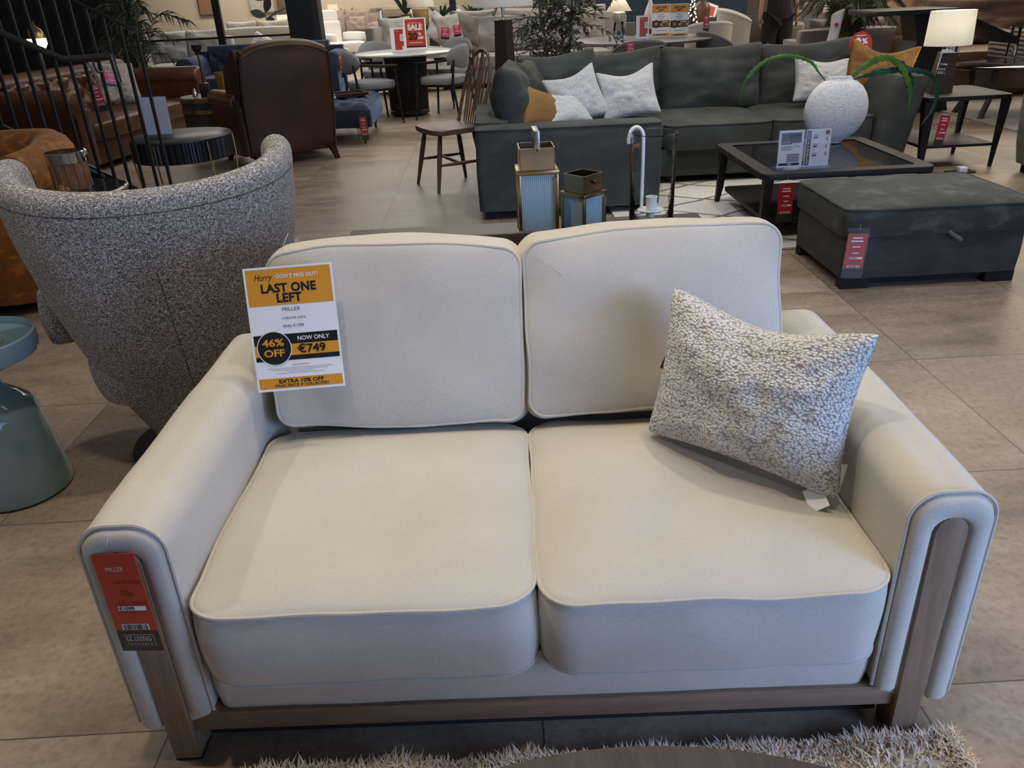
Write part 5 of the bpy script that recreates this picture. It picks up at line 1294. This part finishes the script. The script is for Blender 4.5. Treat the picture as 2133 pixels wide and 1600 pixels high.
t = thing('side_table', 'pale side table under the small lit lamp in the cream room', 'table', (p.x, p.y, 0)); b = B(); b.lathe([(.25, p.z - .50), (.25, p.z - .452)], 32); b.build('table_top', M['white'], t); b = B(); b.lathe([(.14, 0), (.04, .03), (.04, p.z - .5)], 20); b.build('pedestal', M['white'], t)

# ------------------------------------------------------------------ beyond the dining table: recliner, pouf, blush sofa, sideboard
WL = plain('white_leather', (.72, .71, .68), .42, var=.05)
rc = thing('recliner_chair', 'white leather recliner with rounded headrest right of the dark column', 'armchair', (FY(704, 60, 18.6).x, 18.6, 0), .85)
soft_box('seat', rc, WL, -.30, .30, -.38, .30, .32, .50, .12, .03, 3); soft_box('headrest', rc, WL, -.30, .30, .28, .48, .84, 1.12, .09, .03, 4); soft_box('backrest', rc, WL, -.32, .32, .24, .44, .42, .92, .09, .02, 5)
for sx in (-1, 1): soft_box('arm', rc, WL, sx * .40 - .07, sx * .40 + .07, -.35, .30, .55, .68, .06, .03, 6)
b = B(); b.lathe([(.30, 0), (.30, .03), (.05, .05), (.05, .33)], 32); b.build('swivel_base', M['chrome'], rc)
fs = thing('footstool', 'white leather footstool matching the recliner', 'footstool', (FY(733, 90, 18.1).x, 18.1, 0), 1.1); soft_box('pad', fs, WL, -.26, .26, -.20, .20, .36, .52, .12, .04, 8)
b = B(); b.lathe([(.22, 0), (.22, .03), (.04, .05), (.04, .37)], 28); b.build('swivel_base', M['chrome'], fs)
t = thing('pouf', 'round cream pouf below the white recliner', 'pouf', (FZ(706, 125, .22).x, 17.5, 0)); b = B(); b.lathe([(.26, 0), (.30, .05), (.31, .40), (.28, .45), (0, .46)], 40); b.build('pouf_body', CF, t)
PK = fabric('blush_taupe_fabric', (.30, .235, .20), 300, .06, .12)
couch('blush_sofa', 'blush taupe two seater sofa with rolled arms behind the white recliner', (FY(717, 60, 21.8).x, 21.8, 0), -.06, 1.75, .95, PK, 2, .47, 1.02, .80, .24, .13, foot_h=.09)
t = thing('scatter_cushion', 'taupe cushion on the right seat of the blush sofa', 'cushion', FY(745, 66, 21.4), rot=(-.3, 0, -.1)); pillow(.46, .36, .15, 16, .05, .02, 43).build('cushion_cover', PK, t, ang=180, weld=1e-5)
sb = thing('sideboard', 'white topped black sideboard with a dark bowl behind the dining table', 'sideboard', (-1.72, 16.6, 0))
b = B(); b.box(-.42, .50, -.25, .25, .0, .78, .004); b.build('cabinet', M['black'], sb); b = B(); b.box(-.46, .54, -.28, .28, .78, .84, .01); b.build('worktop', M['white'], sb)
t = thing('bowl', 'wide dark bowl on the white topped sideboard', 'bowl', (-1.60, 16.5, .841)); b = B(); b.lathe([(.10, 0), (.17, .06), (.20, .15), (.205, .18), (.19, .18), (.15, .07), (0, .03)], 32); b.build('bowl_body', plain('dark_clay', (.05, .05, .045), .6), t)
sh = thing('shelf_unit', 'pale open shelf unit behind the bowl with baskets', 'shelf', (-1.85, 20.3, 0))
for z in (.55, .90, 1.10): b = B(); b.box(-.5, .9, -.2, .2, z - .03, z); b.build('shelf_board', plain('pale_oak_board', (.34, .29, .23), .6), sh, smooth=False)
for x in (-.5, .2, .87): b = B(); b.box(x, x + .03, -.2, .2, 0, 1.1); b.build('upright', M['cream'] if 'cream' in M else M['white'], sh, smooth=False)
def lp5(t):
    b = B(); b.box(-.13, .13, -.07, .07, -.16, .12, .01); b.build('gold_block_base', plain('gold_leaf', (.40, .28, .12), .4, .6), t)
    b = B(); b.box(-.16, .16, -.10, .10, -.20, -.16, .004); b.build('plinth', M['black'], t)
p = FY(877, 34, 15.4)
lamp('big cream shade lamp with a square gold base above the beige corner sofa', (p.x, p.y, p.z), lp5, .245, .20, .145, .50, 4.0, col=(1, .88, .70))
t = thing('console_table', 'dark console behind the beige corner sofa carrying the gold lamp', 'table', (p.x + .05, p.y, 0)); b = B(); b.box(-.6, .6, -.2, .2, p.z - .25, p.z - .20); b.box(-.58, -.53, -.18, .18, 0, p.z - .25); b.box(.53, .58, -.18, .18, 0, p.z - .25); b.build('console_body', M['espresso'], t, smooth=False)
p = FY(847, 42, 15.4)
t = thing('potted_plant', 'dark leaved plant in a mustard pot beside the gold lamp', 'plant', (p.x, p.y, p.z - .2 + .0)); b = B(); b.lathe([(.08, 0), (.10, .30), (.085, .30), (0, .27)], 24); b.build('pot', plain('mustard_pot', (.22, .12, .025), .5), t)
lf = B()
for k in range(16): a = rd.uniform(0, 2*pi); bigleaf(lf, Vector((0, 0, .28)), Vector((cos(a) * .6, sin(a) * .6, 1)), rd.uniform(.3, .55), .03)
lf.build('leaves', plain('deep_leaf', (.025, .05, .02), .5, var=.4), t, smooth=False)
p = FY(720, 28, 24.2)
t = thing('potted_plant', 'dark spiky plant behind the blush sofa', 'plant', (p.x, p.y, .0)); b = B(); b.lathe([(.12, 0), (.14, .8), (0, .78)], 20); b.build('pot', M['white'], t); lf = B()
for k in range(18): a = rd.uniform(0, 2*pi); bigleaf(lf, Vector((0, 0, .78)), Vector((cos(a), sin(a), 1)), rd.uniform(.3, .5), .025)
lf.build('leaves', plain('dark_spike_leaf', (.03, .03, .02), .5), t, smooth=False)
couch('taupe_sofa', 'taupe sofa at the back of the showroom, behind the blush sofa', (-3.0, 25.6, 0), pi, 2.6, .9, PK, 2, .47, .98, .7, .2)
def lp6(t): 
    b = B(); b.lathe([(.07, -.3), (.10, -.15), (.02, 0), (.012, .06)], 18); b.build('base', M['white'], t)
p = FY(694, 24, 26.8)
lamp('small tan shade lamp at the back, above the blush sofa', (p.x, p.y, p.z), lp6, .17, .15, -.05, .20, 3.0)
t = thing('side_table', 'white side table under the small tan lamp at the back', 'table', (p.x, p.y, 0)); b = B(); b.lathe([(.14, 0), (.03, .04), (.03, p.z - .34), (.3, p.z - .335), (.3, p.z - .302)], 24); b.build('table_body', M['white'], t)

# beige corner sofa with cushions
BG = fabric('beige_sofa_fabric', (.30, .275, .25), 300, .06, .1)
couch('beige_sofa', 'long beige sofa behind the round dining table', (.74, 13.80, 0), 0, 2.9, 1.0, BG, 3, .46, 1.05, .62, .2, foot_h=.07, lean=16)
couch('beige_armchair', 'off white high backed armchair at the left end of the beige sofa', (-1.20, 13.35, 0), radians(40), .95, .9, fabric('off_white_fabric', (.45, .43, .40), 300, .06, .08), 1, .46, 1.0, .62, .18, cat='armchair', foot_h=.07)
GC = 'scatter cushions on the beige sofa'
for lab, px, py, yy, mt, sz, rl in (('white cushion nearest the SALE sign on the beige sofa', 912, 92, 13.2, M['boucle2'], .50, .6), ('cream cushion with a pink tag in the middle of the beige sofa cushions', 942, 90, 13.25, CF, .46, -.1), ('olive taupe cushion at the right of the beige sofa cushions', 968, 92, 13.4, plain('olive_taupe_fabric', (.15, .135, .11), .9), .52, .25)):
    t = thing('scatter_cushion', lab, 'cushion', FY(px, py, yy), group=GC, rot=(-.3, rl, .5)); pillow(sz, sz * .9, .16, 16, .08, .02, int(sz * 100)).build('cushion_cover', mt, t, ang=180, weld=1e-5)
small_tag('pink swing tag on the cream cushion of the beige sofa', 927, 82, 13.0, .13, .16, (0, .1, .4), 'pink', None)
small_tag('pink swing tag on the olive taupe cushion of the beige sofa', 954, 76, 13.05, .12, .16, (0, -.1, .4), 'pink', None)
for lab, px, py, s, mt in (('white bottle vase on the dark ledge behind the beige sofa', 955, 28, 1.0, M['white']), ('tan bottle vase on the dark ledge behind the beige sofa', 972, 29, .8, plain('tan_vase', (.28, .18, .12), .5))):
    p = FY(px, py, 16.75); t = thing('vase', lab, 'vase', (p.x, p.y, .861)); b = B(); b.lathe([(.05 * s, 0), (.09 * s, .08 * s), (.09 * s, .16 * s), (.03 * s, .22 * s), (.04 * s, .27 * s)], 20); b.build('vase_body', mt, t)
for lab, px, L in (('leafy dark plant on the ledge left of the black post', 920, .4), ('leafy dark plant on the ledge right of the black post', 988, .35)):
    p = FY(px, 28, 16.8); t = thing('potted_plant', lab, 'plant', (p.x, p.y, .861)); b = B(); b.lathe([(.06, 0), (.08, .1), (0, .09)], 16); b.build('pot', plain('grey_pot', (.12, .12, .11), .7), t); lf = B()
    for k in range(14): a = rd.uniform(0, 2*pi); bigleaf(lf, Vector((0, 0, .09)), Vector((cos(a), sin(a), .8)), rd.uniform(.7, 1) * L, .025)
    lf.build('leaves', plain('moss_leaf', (.05, .075, .035), .5, var=.4), t, smooth=False)
t = thing('bench_table', 'low black bench table behind the olive tree', 'table', (.85, 9.6, 0)); b = B(); b.box(-.45, .35, -.2, .2, .66, .70); b.build('table_top', M['black'], t, smooth=False)
for x in (-.42, .30): b = B(); b.box(x, x + .04, -.18, .18, 0, .66); b.build('leg', M['black'], t, smooth=False)

# ------------------------------------------------------------------ grey table group before the navy wall
gt = thing('round_table', 'large grey round table on a black pedestal before the navy wall', 'table', (2.03, 11.05, 0))
b = B(); b.lathe([(.86, .715), (.90, .735), (.90, .745), (.89, .75)], 80); b.build('table_top', plain('grey_table_top', (.17, .165, .165), .4, var=.15), gt); b = B(); b.lathe([(.38, 0), (.36, .72)], 48); b.build('pedestal', plain('pedestal_black', (.010, .010, .011), .5), gt)
ZT = .752
def on(px, py): 
    p = FZ(px, py, ZT); return (p.x, p.y, ZT)
GB = 'amber and white LAST ONE LEFT boards on the grey round table'
for lab, px in (('left of the two amber and white LAST ONE LEFT boards on the grey table', 1376), ('right of the two amber and white LAST ONE LEFT boards on the grey table', 1414)):
    p = on(px, 77); t = thing('price_board', lab, 'sign', p, group=GB, rot=(-.08, 0, .03))
    c = card('paper', 'gold', 'black', 'grey', dl=.0015); w, h = .235, .385; c.slab(-w/2, 0, w/2, h, 'paper', .003).rect(-w * .48, h * .74, w * .48, h * .98, 'gold').rect(-w * .48, h * .03, w * .48, h * .11, 'gold').rect(-w * .48, h * .30, w * .48, h * .50, 'black').rect(-w * .05, h * .345, w * .48, h * .42, 'gold', 2)
    c.disc(-w * .26, h * .40, w * .19, 'black', 3).text('LAST ONE', 0, h * .89, h * .085, 'black', 3, .001, w * .6).text('LEFT', 0, h * .81, h * .08, 'black', 3, .001, w * .27).line(-w * .36, -w * .16, h * .425, h * .03, 'gold', 5).line(-w * .36, -w * .16, h * .375, h * .03, 'gold', 5)
    c.line(w * .05, w * .4, h * .46, h * .022, 'paper', 5).line(w * .08, w * .36, h * .383, h * .035, 'black', 5).line(-w * .15, w * .15, h * .68, h * .012, 'grey').line(-w * .2, w * .2, h * .62, h * .012, 'grey').line(-w * .15, w * .15, h * .56, h * .012, 'grey').line(-w * .3, w * .3, h * .2, h * .012, 'grey').line(-w * .3, w * .3, h * .075, h * .02, 'black', 3)
    c.build('printed_board', t); b = B(); b.box(-w/2, w/2, -.04, .05, 0, .006); b.build('acrylic_foot', M['acrylic'], t, smooth=False)
price_board('white and orange price board standing left of the LAST ONE LEFT boards', 1338, 80, 11, .165, .265, ZT)
def lp7(t):
    b = B(); b.lathe([(.07, 0), (.08, .01), (.11, .12), (.118, .19), (.10, .25), (.06, .275), (.02, .28), (.015, .34)], 36); b.build('pearl_body', plain('pearl_glass', (.42, .44, .38), .15, .2), t)
p = on(1294, 66)
lamp('white cone shade table lamp with a pearly round body on the grey table', (p[0], p[1] + .25, ZT), lp7, .19, .06, .27, .47, 4.5, mat=shade_mat('warm_white_cone', (.80, .77, .70), .5), col=(1, .86, .68))
p = on(1288, 80); t = thing('glass_vase', 'clear cylinder vase with a blue disc at its foot on the grey table', 'vase', p); b = B(); b.lathe([(.065, 0), (.066, .20), (.062, .20), (.06, .01), (0, .008)], 36); b.build('glass_cylinder', M['glass'], t, ang=180); b = B(); b.lathe([(.05, .009), (.05, .025)], 24); b.build('blue_disc', plain('blue_glass_disc', (.05, .22, .5), .1), t)
p = on(1353, 60); t = thing('bottle_vase', 'tall white bottle vase behind the price board on the grey table', 'vase', (p[0], p[1], ZT)); b = B(); b.lathe([(.05, 0), (.085, .1), (.088, .2), (.06, .29), (.025, .38), (.018, .52), (.022, .56)], 28); b.build('vase_body', plain('white_ceramic_grain', (.6, .55, .5), .6), t)
p = on(1312, 73); t = thing('gift_box', 'small taupe box beside the clear vase on the grey table', 'box', (p[0], p[1], ZT)); b = B(); b.box(-.06, .06, -.05, .05, 0, .16, .003); b.build('carton', plain('taupe_card', (.20, .17, .14), .7), t)
p = FY(1461, 42, 12.4); t = thing('sphere_lamp', 'brown wooden sphere sculpture lamp before the navy wall', 'lamp', (p.x, 12.4, 0)); b = B(); b.lathe([(.12, 0), (.10, .74), (.05, .80), (.06, .85), (.105, .92), (.118, 1.0), (.10, 1.08), (.05, 1.12), (.045, 1.16), (.09, 1.24), (.09, 1.30), (.0, 1.36)], 32); b.build('turned_body', plain('brown_clay', (.15, .075, .05), .35), t)
p = FY(1441, 50, 12.2); t = thing('light_garland', 'glowing string of warm fairy lights left of the brown sphere lamp', 'lights', (p.x, 12.2, 0)); b = B(); b.lathe([(.06, 0), (.06, .75), (.02, .76), (.01, 1.2)], 12); b.build('stand', M['black'], t)
b = B()
for k in range(26):
    z = .86 + .34 * k / 26; r = .07 * (1 - k / 30); a = k * 2.4; b.lathe([(0, -.012), (.012, 0), (0, .012)], 8, (r * cos(a), r * sin(a), z))
b.build('fairy_lights', glow('fairy_glow', (1, .80, .42), 5), t)
BW = fabric('cream_barrel_fabric', (.50, .47, .42), 300, .05, .06)
def tub(name, label, x, y, rz, mat, r=.34, zt=.86, zs=.42, group=None, dip=.16, sz=1):
    t = thing(name, label, 'chair', (x, y, 0), rz, group); rings = []
    for i in range(33):
        a = -1 + 2 * i / 32; th = a * radians(115); top = zt - dip * abs(a) ** 2.5; tk = .06
        pts = []
        for k in range(8): z = .30 + (top - .03 - .30) * k / 7; q = r * (.86 + .14 * (z - .3) / (zt - .3)); pts.append(Vector((q * sin(th), q * cos(th), z)))
        for k in range(6): g = pi * k / 5; pts.append(Vector(((r - .03 + .03 * cos(g)) * sin(th), (r - .03 + .03 * cos(g)) * cos(th), top - .03 + .03 * sin(g))))
        for k in range(6): z = top - .03 - (top - .03 - .40) * k / 5; q = (r - tk) * (.86 + .14 * (z - .3) / (zt - .3)); pts.append(Vector((q * sin(th), q * cos(th), z)))
        rings.append(pts)
    b = B(); b.loft(rings); b.build('shell', mat, t, ang=70)
    b = B(); b.lathe([(r * .8, .30), (r * .86, .34), (r * .84, zs), (r * .6, zs + .02), (0, zs + .025)], 32); b.build('seat', mat, t)
    for k in range(4):
        a = pi/4 + k * pi/2; b = B(); b.tube([(r * .6 * cos(a), r * .6 * sin(a), .31), (r * .8 * cos(a), r * .8 * sin(a), 0)], [.018, .011], 8); b.build('leg', M['blackwood'], t)
    return t
p = FY(1475, 60, 12.0); tub('barrel_chair', 'cream barrel chair with a red tag behind the right end of the grey table', p.x, 12.0, pi, BW, .34, .88)
small_tag('red tag on the outside of the cream barrel chair', 1470, 66, 11.655, .075, .20, (0, 0, 0), 'red', None)
p = FY(1548, 60, 12.9); tub('barrel_chair', 'cream barrel chair turned sideways just left of the standing person', p.x - .05, 12.9, radians(75), BW, .36, 1.0)
p = FY(1335, 92, 9.75); tub('tub_chair', 'grey tub chair with a white tag in front of the grey round table', p.x, 9.80, pi, fabric('mid_grey_fabric', (.115, .11, .115), 300, .06, .1), .31, .82, dip=.2)
small_tag('white and pink tag on the grey tub chair', 1313, 112, 9.485, .08, .11, (0, 0, 0), 'pink', None)
p = FY(1500, 75, 10.9); tub('tub_chair', 'blue grey tub chair at the right end of the grey round table', p.x, 10.9, radians(95), fabric('blue_grey_fabric', (.13, .135, .15), 300, .06, .1), .31, .82, dip=.2)
sd = thing('sideboard', 'dark sideboard with price cards by the navy wall', 'sideboard', (4.0, 14.7, 0)); b = B(); b.box(-.8, .8, -.22, .22, .0, .82, .004); b.build('cabinet', plain('dark_cabinet', (.03, .026, .022), .5), sd)
t = thing('price_cards', 'white and red price cards leaning on the dark sideboard', 'sign', (3.72, 14.5, .822), rot=(-.3, .35, 0)); c = card('paper', 'red', dl=.002); c.slab(-.16, 0, .16, .24, 'paper', .004).rect(-.12, .03, -.02, .21, 'red').rect(.02, .05, .12, .2, 'red'); c.build('printed_cards', t)

# ------------------------------------------------------------------ standing person in black
pf = FY(1620, 40, 13.0); pe = thing('person', 'person in black clothes standing with arms hanging, cut off at chest height', 'person', (pf.x, 13.0, 0))
def skin(name, verts, edges, mat, par, root=0, sub=2):
    me = bpy.data.meshes.new(name); me.from_pydata([v[0] for v in verts], edges, []); o = bpy.data.objects.new(name, me); COL.objects.link(o)
    o.modifiers.new('skin', 'SKIN'); sv = me.skin_vertices[0].data
    for i, v in enumerate(verts): sv[i].radius = v[1] if isinstance(v[1], tuple) else (v[1], v[1]); sv[i].use_root = (i == root)
    s_ = o.modifiers.new('sub', 'SUBSURF'); s_.levels = sub; s_.render_levels = sub
    me.materials.append(mat); o.parent = par; return o
SK = plain('skin', (.30, .155, .115), .55, var=.08); CL = plain('black_clothing', (.006, .006, .007), .9)
V_ = [((0, 0, .95), (.155, .11)), ((0, 0, 1.12), (.145, .10)), ((0, 0, 1.32), (.17, .11)), ((0, .01, 1.44), (.10, .08)), ((0, .0, 1.50), .055), ((0, -.01, 1.60), (.075, .09)), ((0, -.01, 1.72), (.07, .085))]
E_ = [(0, 1), (1, 2), (2, 3), (3, 4), (4, 5), (5, 6)]
for s in (-1, 1):
    n = len(V_); V_ += [((s * .19, .01, 1.40), .06), ((s * .245, .02, 1.13), .045), ((s * .27, -.02, .92), .036), ((s * .275, -.04, .84), .030), ((s * .275, -.05, .78), (.022, .038))]
    E_ += [(3, n), (n, n + 1), (n + 1, n + 2), (n + 2, n + 3), (n + 3, n + 4)]
    n = len(V_); V_ += [((s * .10, 0, .86), .095), ((s * .11, -.01, .50), .062), ((s * .115, .02, .10), .042), ((s * .125, -.12, .035), (.035, .04))]
    E_ += [(0, n), (n, n + 1), (n + 1, n + 2), (n + 2, n + 3)]
skin('body', V_, E_, SK, pe)
for s in (-1, 1):
    for k in range(4):
        y = -.075 + .018 * k; L = (.062, .072, .070, .055)[k]
        skin('finger', [((s * .275, y, .765), .0095), ((s * .273, y - .004, .765 - L * .5), .009), ((s * .262, y - .008, .765 - L), .007)], [(0, 1), (1, 2)], SK, pe, 0, 1)
    skin('thumb', [((s * .268, -.075, .82), .011), ((s * .258, -.10, .79), .010), ((s * .25, -.108, .755), .008)], [(0, 1), (1, 2)], SK, pe, 0, 1)
TV = [((0, 0, .62), (.21, .155)), ((0, 0, .9), (.205, .15)), ((0, 0, 1.12), (.17, .12)), ((0, 0, 1.32), (.19, .125)), ((0, .01, 1.43), (.11, .09)), ((0, 0, 1.47), (.075, .07))]
TE = [(0, 1), (1, 2), (2, 3), (3, 4), (4, 5)]
for s in (-1, 1): n = len(TV); TV += [((s * .20, .01, 1.40), .075), ((s * .235, .02, 1.20), .066)]; TE += [(4, n), (n, n + 1)]
skin('top', TV, TE, CL, pe)
TV = [((0, 0, .95), (.20, .145))]; TE = []
for s in (-1, 1): n = len(TV); TV += [((s * .10, 0, .84), .140), ((s * .12, -.01, .50), .125), ((s * .125, .02, .08), .115)]; TE += [(0, n), (n, n + 1), (n + 1, n + 2)]
skin('trousers', TV, TE, CL, pe)
b = B(); b.lathe([(.0, -.02), (.10, .0), (.108, .06), (.095, .11), (.05, .14), (0, .145)], 24, (0, .012, 1.65)); b.build('hair', plain('dark_hair', (.02, .014, .010), .6), pe)
b = B(); b.lathe([(.012, -.02), (.014, 0), (.004, .03)], 10, (0, -.105, 1.64)); b.build('nose', SK, pe)
for s in (-1, 1):
    b = B(); b.lathe([(0, -.008), (.011, 0), (0, .008)], 12, (s * .032, -.092, 1.672)); b.build('eye', plain('eye_dark', (.02, .015, .012), .2), pe)
    b = B(); b.box(s * .125 - .045, s * .125 + .045, -.19, .075, 0, .075, .025, 3); b.build('shoe', CL, pe)
b = B(); b.box(-.026, .026, -.100, -.088, 1.595, 1.605, .004); b.build('mouth', plain('lips', (.30, .10, .09), .5), pe)

# ------------------------------------------------------------------ right background
GR = fabric('warm_grey_fabric', (.20, .18, .165), 300, .06, .1)
p = FY(1670, 45, 13.2); couch('grey_armchair', 'warm grey armchair with a white cushion right of the standing person', (p.x + .55, 13.6, 0), -.3, 1.1, .9, GR, 1, .46, .92, .70, .2, cat='armchair')
t = thing('scatter_cushion', 'small white cushion on the warm grey armchair', 'cushion', (p.x + .5, 13.5, .80), rot=(-.2, .2, 0)); pillow(.34, .3, .12, 14, .08, .01, 51).build('cushion_cover', M['boucle2'], t, ang=180, weld=1e-5)
p = FY(1640, 75, 11.2); couch('grey_sofa', 'warm grey sofa back partly hidden behind the green fern', (p.x + .75, 11.3, 0), pi - .1, 1.3, .85, GR, 2, .42, .80, .60, .16)
def fern(label, name, px, py, yy, zb, n, L, mat, seed, spread=.8, lw=.010):
    q = random.Random(seed); p = FY(px, py, yy); t = thing(name, label, 'plant', (p.x, p.y, 0)); b = B(); b.lathe([(.13, 0), (.17, zb), (.15, zb), (0, zb - .03)], 24); b.build('pot', plain('fern_pot', (.03, .03, .03), .6), t)
    s_ = B(); l_ = B()
    for k in range(n):
        a = q.uniform(0, 2*pi); e = q.uniform(.35, 1.2) * spread; ln_ = L * q.uniform(.7, 1.1)
        pts = arcpts([(0, 0, zb - .03), (cos(a) * e * ln_ * .3, sin(a) * e * ln_ * .3, zb + ln_ * .5), (cos(a) * e * ln_ * .8, sin(a) * e * ln_ * .8, zb + ln_ * .75), (cos(a) * e * ln_ * 1.2, sin(a) * e * ln_ * 1.2, zb + ln_ * .6)], 8); s_.tube(pts, .005, 5)
        for i in range(4, len(pts)):
            d = (pts[min(i+1, len(pts)-1)] - pts[i-1]).normalized()
            for s in (-1, 1): leafy(l_, pts[i], d * .8 + d.cross(Vector((0, 0, 1))).normalized() * s * .9 + Vector((0, 0, -.15)), .16 * (1 - .5 * i / len(pts)) * L / .6, lw, bend=.2)
    s_.build('stems', mat, t); l_.build('fronds', mat, t, smooth=False)
fern('tall green palm behind the right part of the green sofa', 'palm_plant', 1765, 60, 10.3, .45, 28, .95, plain('palm_leaf_green', (.075, .100, .042), .5, var=.5, nscale=9), 3, .55)
fern('low green fern behind the green sofa, right of the standing person', 'fern', 1640, 80, 9.2, .40, 22, .42, plain('fern_green', (.085, .105, .035), .5, var=.4, nscale=9), 4, 1.2)
p = FY(1730, 83, 8.2); t = thing('tall_vase', 'tall white waisted vase with a red dot behind the green sofa', 'vase', (p.x, 8.15, .62)); b = B()
b.loft([[Vector((.060 * k * cos(2*pi*i/40) + o, .075 * k * sin(2*pi*i/40), z + (.03 * cos(2*pi*i/40) if z > .4 else 0))) for i in range(40)] for k, o, z in ((1.15, -.03, 0), (1.0, -.02, .10), (.78, 0, .22), (.76, .012, .32), (.92, .02, .44))], cap1=False); b.build('vase_body', plain('white_glazed_vase', (.62, .60, .60), .3), t)
b = B(); b.lathe([(.018, 0), (.018, .004)], 20, M=Matrix.Translation((-.01, -.066, .34)) @ Matrix.Rotation(pi/2, 4, 'X')); b.build('red_sticker', M['crimson_print'], t)
t = thing('console_table', 'dark console behind the green sofa carrying the tall white vase', 'table', (p.x + .15, 8.1, 0)); b = B(); b.box(-.6, .6, -.18, .18, .59, .618, .003); b.build('table_top', M['espresso'], t)
for x in (-.56, .52): b = B(); b.box(x, x + .04, -.16, .16, 0, .59); b.build('leg', M['espresso'], t)
bt = thing('pedestal_table', 'black table with a sloping side panel and a wedge pedestal behind the lit lamp', 'table', (4.75, 9.0, 0))
b = B(); b.box(-.80, .05, -.35, .35, .985, 1.03, .004); b.build('table_top', M['blackwood'], bt)
b = B(); b.loft([[Vector((x, y, z)) for x, z in ((.0, 1.03), (.75, .72), (.74, .66), (.02, .97))] for y in (-.3, .3)]); b.build('sloping_panel', M['blackwood'], bt, smooth=False)
b = B(); b.loft([[Vector((x, y, z)) for x, y in ((a, -.16), (c_, -.16), (c_, .16), (a, .16))] for a, c_, z in ((-.42, .22, .0), (-.24, .02, .72), (-.32, .12, .985))]); b.build('wedge_pedestal', M['blackwood'], bt, smooth=False)
RB = leather('dark_tan_leather', (.150, .078, .045), .55)
couch('leather_sofa', 'dark tan leather sofa at the far right behind the lit lamp', (6.9, 10.1, 0), -.04, 3.6, 1.05, RB, 2, .52, 1.0, .66, .25, foot_h=.1, lean=10)
GS = 'striped cushions on the far right leather sofa'
for lab, px in (('left of two cream and brown striped cushions on the far right leather sofa', 2085), ('right of two cream and brown striped cushions on the far right leather sofa', 2124)):
    sm_ = NT('brown_arch_stripe'); w_ = sm_.add('ShaderNodeTexWave', wave_type='RINGS'); w_.inputs['Scale'].default_value = 7; sm_.ln(sm_.coord(), w_.inputs['Vector']); sm_.ln(sm_.ramp(w_.outputs['Fac'], [(.4, (.10, .06, .05, 1)), (.6, (.42, .37, .31, 1))]), sm_.p.inputs['Base Color']); sm_.set(Roughness=.9)
    t = thing('scatter_cushion', lab, 'cushion', FY(px, 122, 9.4), group=GS, rot=(-.4, .15, 0)); pillow(.34, .34, .14, 18, .06, .01, px % 9).build('cushion_cover', sm_.m, t, ang=180, weld=1e-5)
lc = thing('oval_table', 'dark glossy oval coffee table on curved wood legs before the far right leather sofa', 'table', (5.55, 8.45, 0))
b = B(); b.lathe([(.80, .47), (.82, .48), (.82, .50), (.80, .505)], 64, sy=.55); b.build('table_top', plain('dark_gloss_top', (.016, .015, .016), .1), lc)
for k in range(4):
    a = radians(35 + 110 * (k % 2) + 180 * (k // 2)); b = B(); b.tube(arcpts([(.62 * cos(a), .36 * sin(a), .47), (.60 * cos(a), .34 * sin(a), .25), (.72 * cos(a), .42 * sin(a), 0)], 5), .03, 8); b.build('leg', M['darkwood'], lc)
t = thing('menu_holder', 'white price sheets in an acrylic holder behind the lit lamp', 'sign', FZ(1958, 128, .507), rot=(-.06, .06, .05)); c = card('paper', 'char', 'grey', dl=.0012); c.slab(-.19, 0, .19, .21, 'paper', .003).rect(-.175, .01, -.15, .2, 'char').rect(.14, .01, .165, .2, 'char').rect(.0, .11, .03, .2, 'grey').line(-.12, -.06, .15, .01, 'grey').line(.05, .12, .17, .014, 'char'); c.build('printed_sheets', t)
t = thing('glass_vase', 'clear glass tube vase on the dark oval coffee table at the right edge', 'vase', (FZ(2105, 117, .507).x, FZ(2105, 117, .507).y, .507)); b = B(); b.lathe([(.05, 0), (.05, .30), (.046, .30), (.045, .01), (0, .008)], 28); b.build('glass_tube', M['glass'], t, ang=180)
b = B(); b.box(4.9, 9.5, 7.5, 9.9, .001, .014, .003); o = b.build('pale_rug', plain('pale_grey_rug', (.36, .34, .31), .95), None); tag(o, 'pale grey rug under the dark oval coffee table at the right', 'rug')
RB2 = couch('brown_sofa', 'brown leather sofa before the taupe wall at the far right', (8.6, 15.5, 0), 0, 3.4, .95, RB, 3, .46, .9, .64, .2)
picture('white framed picture on the taupe wall above the lit lamp', 1985, 14, 20.9, 1.2, .8, M['white'], plain('blank_print', (.45, .41, .37), .6))
t = thing('tv_stand', 'black cabinet before the taupe wall at the top right corner', 'cabinet', (10.6, 17.2, 0)); b = B(); b.box(-1.6, 1.6, -.3, .3, 0, 1.5, .01); b.build('cabinet_body', plain('black_cabinet', (.008, .008, .008), .4), t)
